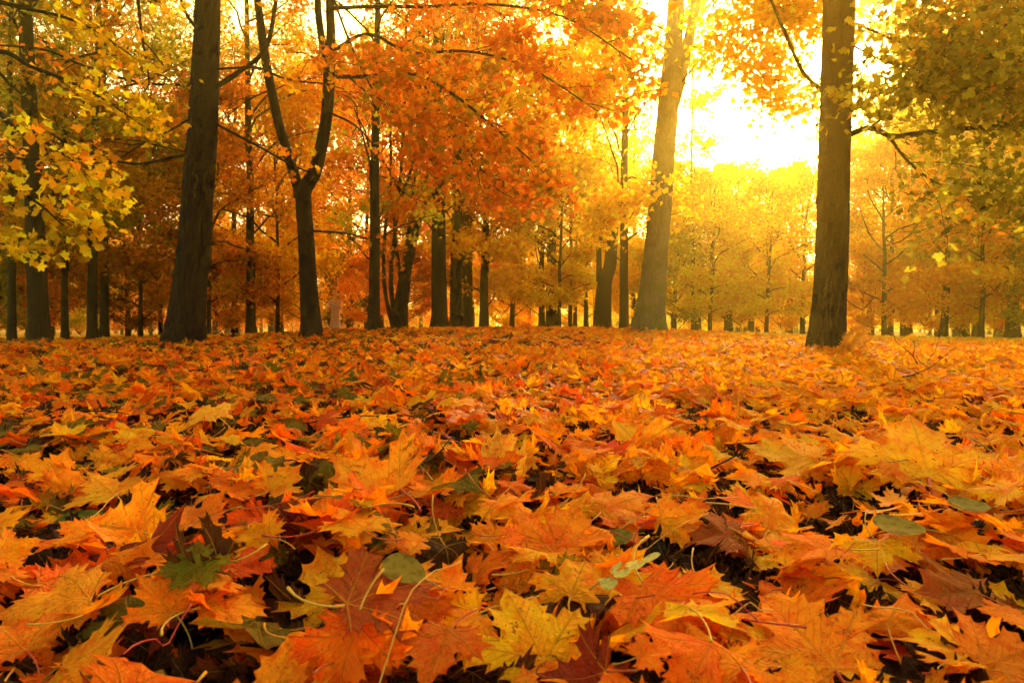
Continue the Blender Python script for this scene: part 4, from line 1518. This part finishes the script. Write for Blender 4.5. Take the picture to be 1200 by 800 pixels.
# broken dark trunk
T = BigTree('dead_tree', 706, 388, 22, 'broken dark dead trunk with splintered top, left of the leaning trunk', 305)
T.trunk([(705, 394, 22, 22), (706, 375, 20, 22), (707, 345, 18.5, 22), (710, 325, 16, 22), (715, 310, 14.5, 22), (717, 275, 14, 22), (718, 250, 13, 22), (715, 238, 7, 22), (714, 230, 3, 22)], M_BARK, 0.15, 0.3, n=34)
T.trunk([(720, 262, 5, 22), (722, 248, 4, 22), (723, 240, 1.2, 22)], M_BARK, 0, name='splinter', sides=7, n=6)
T.trunk([(702, 330, 7, 22.3), (702, 290, 6, 22.3), (703, 255, 6, 22.3), (702, 240, 1.5, 22.3)], M_BARK, 0, name='dead_stem', sides=8, n=10)

# multi-stemmed tree
T = BigTree('maple_tree', 466, 390, 19, 'multi-stemmed tree with fanning thin stems and rosy low leaves, centre left', 306)
P = T.trunk([(468, 396, 20, 19), (469, 370, 18, 19), (473, 335, 15, 19), (480, 300, 10, 19), (494, 250, 8, 19), (520, 215, 6, 19), (548, 195, 3, 19)], M_BARK, 0.2, 0.3, n=22)
sts = []
for pts in ([(464, 385, 6, 19), (458, 330, 5.5, 19), (463, 270, 4.5, 19), (470, 200, 4, 19), (474, 120, 3.4, 19), (476, 20, 2.5, 19)],
            [(470, 345, 6, 19), (478, 280, 5, 19), (484, 220, 4, 19), (496, 150, 3.4, 19), (502, 60, 2.6, 19), (500, -20, 2, 19)],
            [(466, 360, 6, 19), (480, 270, 4.6, 19), (502, 200, 4, 19), (514, 130, 3, 19), (520, 40, 2.2, 19)],
            [(461, 388, 5, 19), (450, 330, 4.6, 19), (452, 260, 4, 19), (458, 200, 3.4, 19), (456, 110, 2.5, 19)],
            [(470, 330, 5, 19), (463, 260, 4.2, 19), (486, 180, 3.5, 19), (490, 90, 2.8, 19)]):
    sts.append(T.trunk(pts, M_BARK_FINE, 0, name='stem', sides=8, n=16))
for b in sts:
    T.foliage(b, 9, 0.9, 4, 0.4, 4.0, 0.15)
T.foliage(P, 8, 1.1, 4, 0.5, 5, 0.16)
T.finish(0.072, tone_mix([ROSE, DEEP, ORANGE, ROSE, AMBER]))

# yellow maple reaching in from the left
LS = 1.25
T = BigTree('maple_tree', -330, 450, 5.6 * LS, 'near yellow-leaved maple reaching in from outside the left edge', 307)
T.part('trunk', np.array([T.base + [0, 0, z] + np.array([0.05 * math.sin(z), 0, 0]) for z in np.linspace(0, 8.5, 18)]), np.linspace(.2, .06, 18), M_BARK, 18, .3)
b0 = T.base
for pts, d in (([(-40, 60, 5.6), (40, 80, 5.6), (110, 110, 5.7), (170, 150, 5.9)], 8), ([(-50, 130, 5.3), (20, 150, 5.2), (80, 185, 5.2), (120, 225, 5.3)], 8),
               ([(-60, 200, 5.0), (-10, 210, 5.0), (40, 235, 4.9), (75, 265, 4.9)], 6), ([(-60, 0, 6), (30, 10, 6.1), (100, 30, 6.2), (160, 70, 6.4)], 7), ([(-60, -80, 5.8), (30, -60, 5.9), (110, -30, 6.0), (190, 5, 6.2)], 6),
               ([(-60, 290, 4.8), (-20, 280, 4.7), (15, 290, 4.7)], 3)):
    pts = [(a, b, y * LS) for a, b, y in pts]
    q0 = np.array([b0[0], b0[1], at(*pts[0])[2] - 0.5])
    path = spline([q0] + [at(*q) for q in pts], 24)
    T.part('branch', path, np.linspace(.035, .005, 24), M_BARK_FINE, 7)
    T.foliage(path[9:], d + 1, 0.55, 4, 0.3, 3.9, 0.09, 0.005)
T.high_crown(b0[0], b0[1], 4.6, 9.5, 2.0, 12, 6)
T.finish(0.064, tone_mix([DEEP, ORANGE, YELLOW, OLIVE, GOLD, YELLOW, GREENISH, ORANGE], 0.3))

# ------------------------------------------------------------------ small growth in front
def fallen_twig(px0, py0, px1, py1, r, label):
    a, b = floor_at(px0, py0, .07), floor_at(px1, py1, .07)
    o = empty('fallen_twig', (a[0], a[1], 0))
    tag(o, label, 'twig')
    mb = MB()
    n = 14
    t = np.linspace(0, 1, n)
    P = np.stack([a[0] + (b[0] - a[0]) * t, a[1] + (b[1] - a[1]) * t, 0 * t], -1) + np.cumsum(R.normal(0, .006, (n, 3)), 0)
    tops = np.array([top_of(p[0], p[1]) if p[1] < 5 else float(terrain(p[0], p[1])) + .1 for p in P])
    P[:, 2] = np.linspace(tops[:5].mean(), tops[-5:].mean(), n) + .012 + .02 * np.sin(t * PI)
    P -= [a[0], a[1], 0]
    mb.add(*tube(P, np.linspace(r, r * .4, n), 7, rough=.12))
    mb.obj('stem', M_BARK_FINE, o)
    for k in (5, 9):
        d = unit(P[k + 1] - P[k])
        sd_ = unit(np.cross(d, [0, 0, 1])) * (1 if k == 5 else -1)
        m2 = MB()
        m2.add(*tube(limb(R, P[k], d + sd_ * .8 + [0, 0, .25], np.linalg.norm(P[-1] - P[0]) * .3, 6, 0, .15), np.linspace(r * .6, r * .25, 6), 5))
        m2.obj('side_shoot', M_BARK_FINE, o)


fallen_twig(355, 505, 470, 490, .004, 'dark forked twig on the leaves below the multi-stemmed tree')
fallen_twig(1020, 452, 1120, 440, .007, 'dark fallen twig right of the thick right trunk')
fallen_twig(60, 512, 150, 500, .005, 'dark twig lying on leaves left of the thick dark trunk')
fallen_twig(690, 470, 600, 452, .005, 'thin dark twig lying in the middle of the clearing')
fallen_twig(820, 560, 905, 535, .0035, 'thin twig lying left of the fanned amber leaf')


def sapling():
    b = floor_at(1078, 432, 0.04)
    Y = 6.6
    base = ground_px(1078, Y)
    o = empty('sapling', base)
    tag(o, 'bare twiggy sapling with one broad yellow leaf right of the thick right trunk', 'sapling')
    mb = MB()
    main = pix_path([(1078, 436, Y), (1072, 420, Y), (1060, 408, Y), (1050, 400, Y), (1047, 390, Y)], 14) - base
    mb.add(*tube(main, np.linspace(.006, .002, 14), 6))
    s2 = pix_path([(1070, 418, Y), (1072, 405, Y - .1), (1068, 396, Y - .2)], 8) - base
    mb.add(*tube(s2, np.linspace(.004, .0015, 8), 5))
    s3 = pix_path([(1079, 434, Y), (1095, 412, Y + .2), (1100, 398, Y + .3)], 8) - base
    mb.add(*tube(s3, np.linspace(.004, .0015, 8), 5))
    mb.obj('stem', M_BARK_FINE, o)
    for (px, py, s, c, yaw, tl) in ((1086, 424, .11, (0.80, 0.44, 0.02), 0.5, 60), (1104, 420, .06, (.22, .03, .012), 2, 40), (1102, 396, .045, (.7, .3, .02), 1, 30), (1067, 393, .05, (.72, .33, .02), 3, 40), (1046, 390, .04, (.7, .3, .02), 4, 30)):
        q = link('leaf', blade_me[2], o)
        q.location = at(px, py, Y) - base
        q.rotation_euler = (math.radians(tl), 0, yaw)
        q.scale = (s,) * 3
        q.color = (*c, 1)


sapling()


def fern():
    Y = 8.6
    base = ground_px(1000, Y)
    o = empty('fern', base)
    tag(o, 'orange feathery fern arching beside the foot of the thick right trunk', 'fern')
    for pts in ([(1000, 424, Y), (994, 405, Y), (1003, 390, Y), (1020, 386, Y)], [(1003, 424, Y), (1004, 408, Y + .2), (1012, 398, Y + .3), (1022, 396, Y + .4)], [(998, 425, Y), (990, 414, Y - .1), (992, 402, Y - .2)]):
        path = pix_path(pts, 30) - base
        mb = MB()
        mb.add(*tube(path, np.linspace(.004, .001, 30), 4), c=np.full((121, 3), .2))
        mb.c = []
        vs, fs = [], []
        for k in range(4, 29):
            for sg in (-1, 1):
                l = 0.10 * math.sin(PI * (k / 30) ** .7) + .02
                d = unit(path[k] - path[k - 1])
                s = unit(np.cross(d, [0, 1.0, 0.2])) * sg
                tip = path[k] + s * l + d * l * .5 + [0, R.normal(0, .02), 0]
                m = (path[k] + tip) / 2 + d * .018
                m2 = (path[k] + tip) / 2 - d * .018
                mb.add(np.array([path[k], m, tip, m2]), np.array([[0, 1, 2], [0, 2, 3]]))
        q = mb.obj('frond', M_OVAL, o)
        q.color = (.72, .30, .03, 1)


fern()


# ------------------------------------------------------------------ statue
def statue():
    Y = 28.0
    base = ground_px(393, Y)
    o = empty('statue', base - [0, 0, .03], (0, 0, 0.25))
    tag(o, 'pale pinkish stone statue of a draped standing figure in the wood', 'statue')
    st = plain_material('pale_stone', (0.95, 0.80, 0.74), (0.99, 0.90, 0.84), 14, .8, .4)
    a = np.linspace(0, 2 * PI, 40, endpoint=False)
    # plinth: stepped block
    mb = MB()
    V, F, nn = [], [], 0
    for (hx, hy, z0, z1) in ((.26, .24, 0, .08), (.22, .20, .08, .16)):
        v = np.array([(sx * hx, sy * hy, z) for z in (z0, z1) for sx, sy in ((-1, -1), (1, -1), (1, 1), (-1, 1))])
        f = [(0, 1, 5), (0, 5, 4), (1, 2, 6), (1, 6, 5), (2, 3, 7), (2, 7, 6), (3, 0, 4), (3, 4, 7), (4, 5, 6), (4, 6, 7)]
        mb.add(v, f)
    mb.obj('plinth', st, o, smooth=False)
    # draped figure: one lofted surface from hem to crown of the head
    rings = [(.16, .20, .17, 0, 0), (.22, .205, .17, 0, 0), (.45, .18, .15, 0, 0), (.70, .175, .14, .01, 0), (.85, .185, .14, .015, 0), (.95, .165, .125, .015, 0), (1.03, .155, .115, .012, 0),
             (1.13, .19, .13, .01, 0), (1.25, .205, .13, 0, 0), (1.33, .175, .11, 0, 0), (1.37, .09, .075, 0, .0), (1.42, .055, .055, 0, -.01), (1.46, .060, .065, 0, -.02), (1.50, .075, .088, 0, -.025), (1.56, .082, .098, 0, -.02), (1.61, .078, .094, 0, -.015), (1.66, .052, .06, 0, -.01), (1.68, .012, .012, 0, -.01)]
    rows = []
    for (z, rx, ry, ox, oy) in rings:
        fold = 0.10 * max(0, 1 - (z - .16) / .9) + (0.03 if z < 1.3 else 0)
        k = 1 + fold * np.sin(9 * a + 2 * z) + .5 * fold * np.sin(5 * a - 3 * z)
        x, y = ox + rx * np.cos(a) * k, oy + ry * np.sin(a) * k
        if 1.48 < z < 1.6:                                      # nose and brow toward the viewer (-y)
            y = y - .022 * np.exp(-((np.angle(np.exp(1j * (a + PI / 2)))) / .22) ** 2)
        rows.append(np.stack([x, y, np.full(40, z)], -1))
    V = np.concatenate(rows)
    i = np.arange(len(rings) - 1)[:, None] * 40
    j = np.arange(40)[None]
    q = np.stack([i + j, i + (j + 1) % 40, i + 40 + (j + 1) % 40, i + 40 + j], -1).reshape(-1, 4)
    mb = MB()
    mb.add(V, np.concatenate([q[:, [0, 1, 2]], q[:, [0, 2, 3]]]))
    # arms folded across the waist, sleeves hanging
    for sg in (-1, 1):
        p = spline([(sg * .16, 0, 1.30), (sg * .235, .0, 1.16), (sg * .25, -.03, 1.02), (sg * .13, -.15, 1.00), (-sg * .03, -.165, 1.05)], 16)
        mb.add(*tube(p, np.interp(np.linspace(0, 1, 16), [0, .3, .55, .8, 1], [.065, .06, .062, .045, .032]), 10))
    mb.obj('figure', st, o)
    # hair gathered behind
    mb = MB()
    u, v = np.meshgrid(np.linspace(0, 2 * PI, 18, endpoint=False), np.linspace(.05, PI - .05, 9))
    P = np.stack([.05 * np.sin(v) * np.cos(u), .085 + .05 * np.sin(v) * np.sin(u), 1.58 + .05 * np.cos(v)], -1).reshape(-1, 3)
    i = np.arange(8)[:, None] * 18
    j = np.arange(18)[None]
    q = np.stack([i + j, i + (j + 1) % 18, i + 18 + (j + 1) % 18, i + 18 + j], -1).reshape(-1, 4)
    mb.add(P, np.concatenate([q[:, [0, 2, 1]], q[:, [0, 3, 2]]]))
    mb.obj('hair', st, o)


statue()

# ------------------------------------------------------------------ light and sky
w = bpy.data.worlds.new('World')
SC.world = w
w.use_nodes = True
nt = w.node_tree
nt.nodes.clear()
out = nt.nodes.new('ShaderNodeOutputWorld')
bgn = nt.nodes.new('ShaderNodeBackground')
sky = nt.nodes.new('ShaderNodeTexSky')
sky.sky_type = 'NISHITA'
sky.sun_disc = False
sky.sun_elevation = SUN_EL
sky.sun_rotation = SUN_AZ
sky.air_density = 1.0
sky.dust_density = 4.0
sky.ozone_density = 1.0
mul = nt.nodes.new('ShaderNodeMix')
mul.data_type = 'RGBA'
mul.blend_type = 'MULTIPLY'
mul.inputs[0].default_value = 1
mul.inputs[7].default_value = (5.8, 4.05, 1.25, 1)
nt.links.new(sky.outputs[0], mul.inputs[6])
nt.links.new(mul.outputs[2], bgn.inputs[0])
bgn.inputs[1].default_value = 0.15
nt.links.new(bgn.outputs[0], out.inputs[0])

# thin sunlit haze filling the whole wood, from behind the camera to beyond the last trees
N = NT('autumn_haze')
vs = N.n('ShaderNodeVolumeScatter')
vs.inputs['Color'].default_value = (1.0, 0.67, 0.10, 1)
vs.inputs['Density'].default_value = HAZE
vs.inputs['Anisotropy'].default_value = 0.84
N.t.links.new(vs.outputs[0], N.out.inputs['Volume'])
mb = MB()
hv = np.array([(x, y, z) for z in (-3.0, 20.0) for x, y in ((-170, -40), (170, -40), (170, 160), (-170, 160))], float)
mb.add(hv, [(0, 2, 1), (0, 3, 2), (4, 5, 6), (4, 6, 7), (0, 1, 5), (0, 5, 4), (1, 2, 6), (1, 6, 5), (2, 3, 7), (2, 7, 6), (3, 0, 4), (3, 4, 7)])
tag(mb.obj('haze', N.m, smooth=False), 'thin golden sunlit haze hanging through the wood', 'haze', kind='stuff')

from mathutils import Vector
sd = Vector((math.sin(SUN_AZ) * math.cos(SUN_EL), math.cos(SUN_AZ) * math.cos(SUN_EL), math.sin(SUN_EL)))
lamp = bpy.data.lights.new('sun', 'SUN')
lamp.energy = 5.0
lamp.angle = math.radians(0.6)
lamp.color = (1.0, 0.82, 0.52)
so = link('sun', lamp)
so.location = sd * 80
so.rotation_euler = (-sd).to_track_quat('-Z', 'Y').to_euler()

# ------------------------------------------------------------------ camera
cam = bpy.data.cameras.new('camera')
cam.lens = 24
cam.sensor_width = 36
cam.clip_start = 0.05
cam.clip_end = 1000
cam.dof.use_dof = True
cam.dof.focus_distance = 2.6
cam.dof.aperture_fstop = 9.0
co = link('camera', cam)
co.location = (0, 0, CAM_Z)
co.rotation_euler = (PI / 2 - PITCH, 0, 0)
SC.camera = co

SC.view_settings.view_transform = 'Standard'
SC.view_settings.look = 'None'
SC.view_settings.exposure = 0
SC.view_settings.gamma = 1
SC.render.engine = 'CYCLES'
cy = SC.cycles
cy.use_denoising = True
cy.use_adaptive_sampling = True
cy.adaptive_threshold = 0.06
cy.adaptive_min_samples = 12
cy.max_bounces = 4
cy.diffuse_bounces = 3
cy.glossy_bounces = 2
cy.transmission_bounces = 4
cy.volume_bounces = 0
cy.transparent_max_bounces = 8
cy.sample_clamp_indirect = 6
cy.caustics_reflective = False
cy.caustics_refractive = False
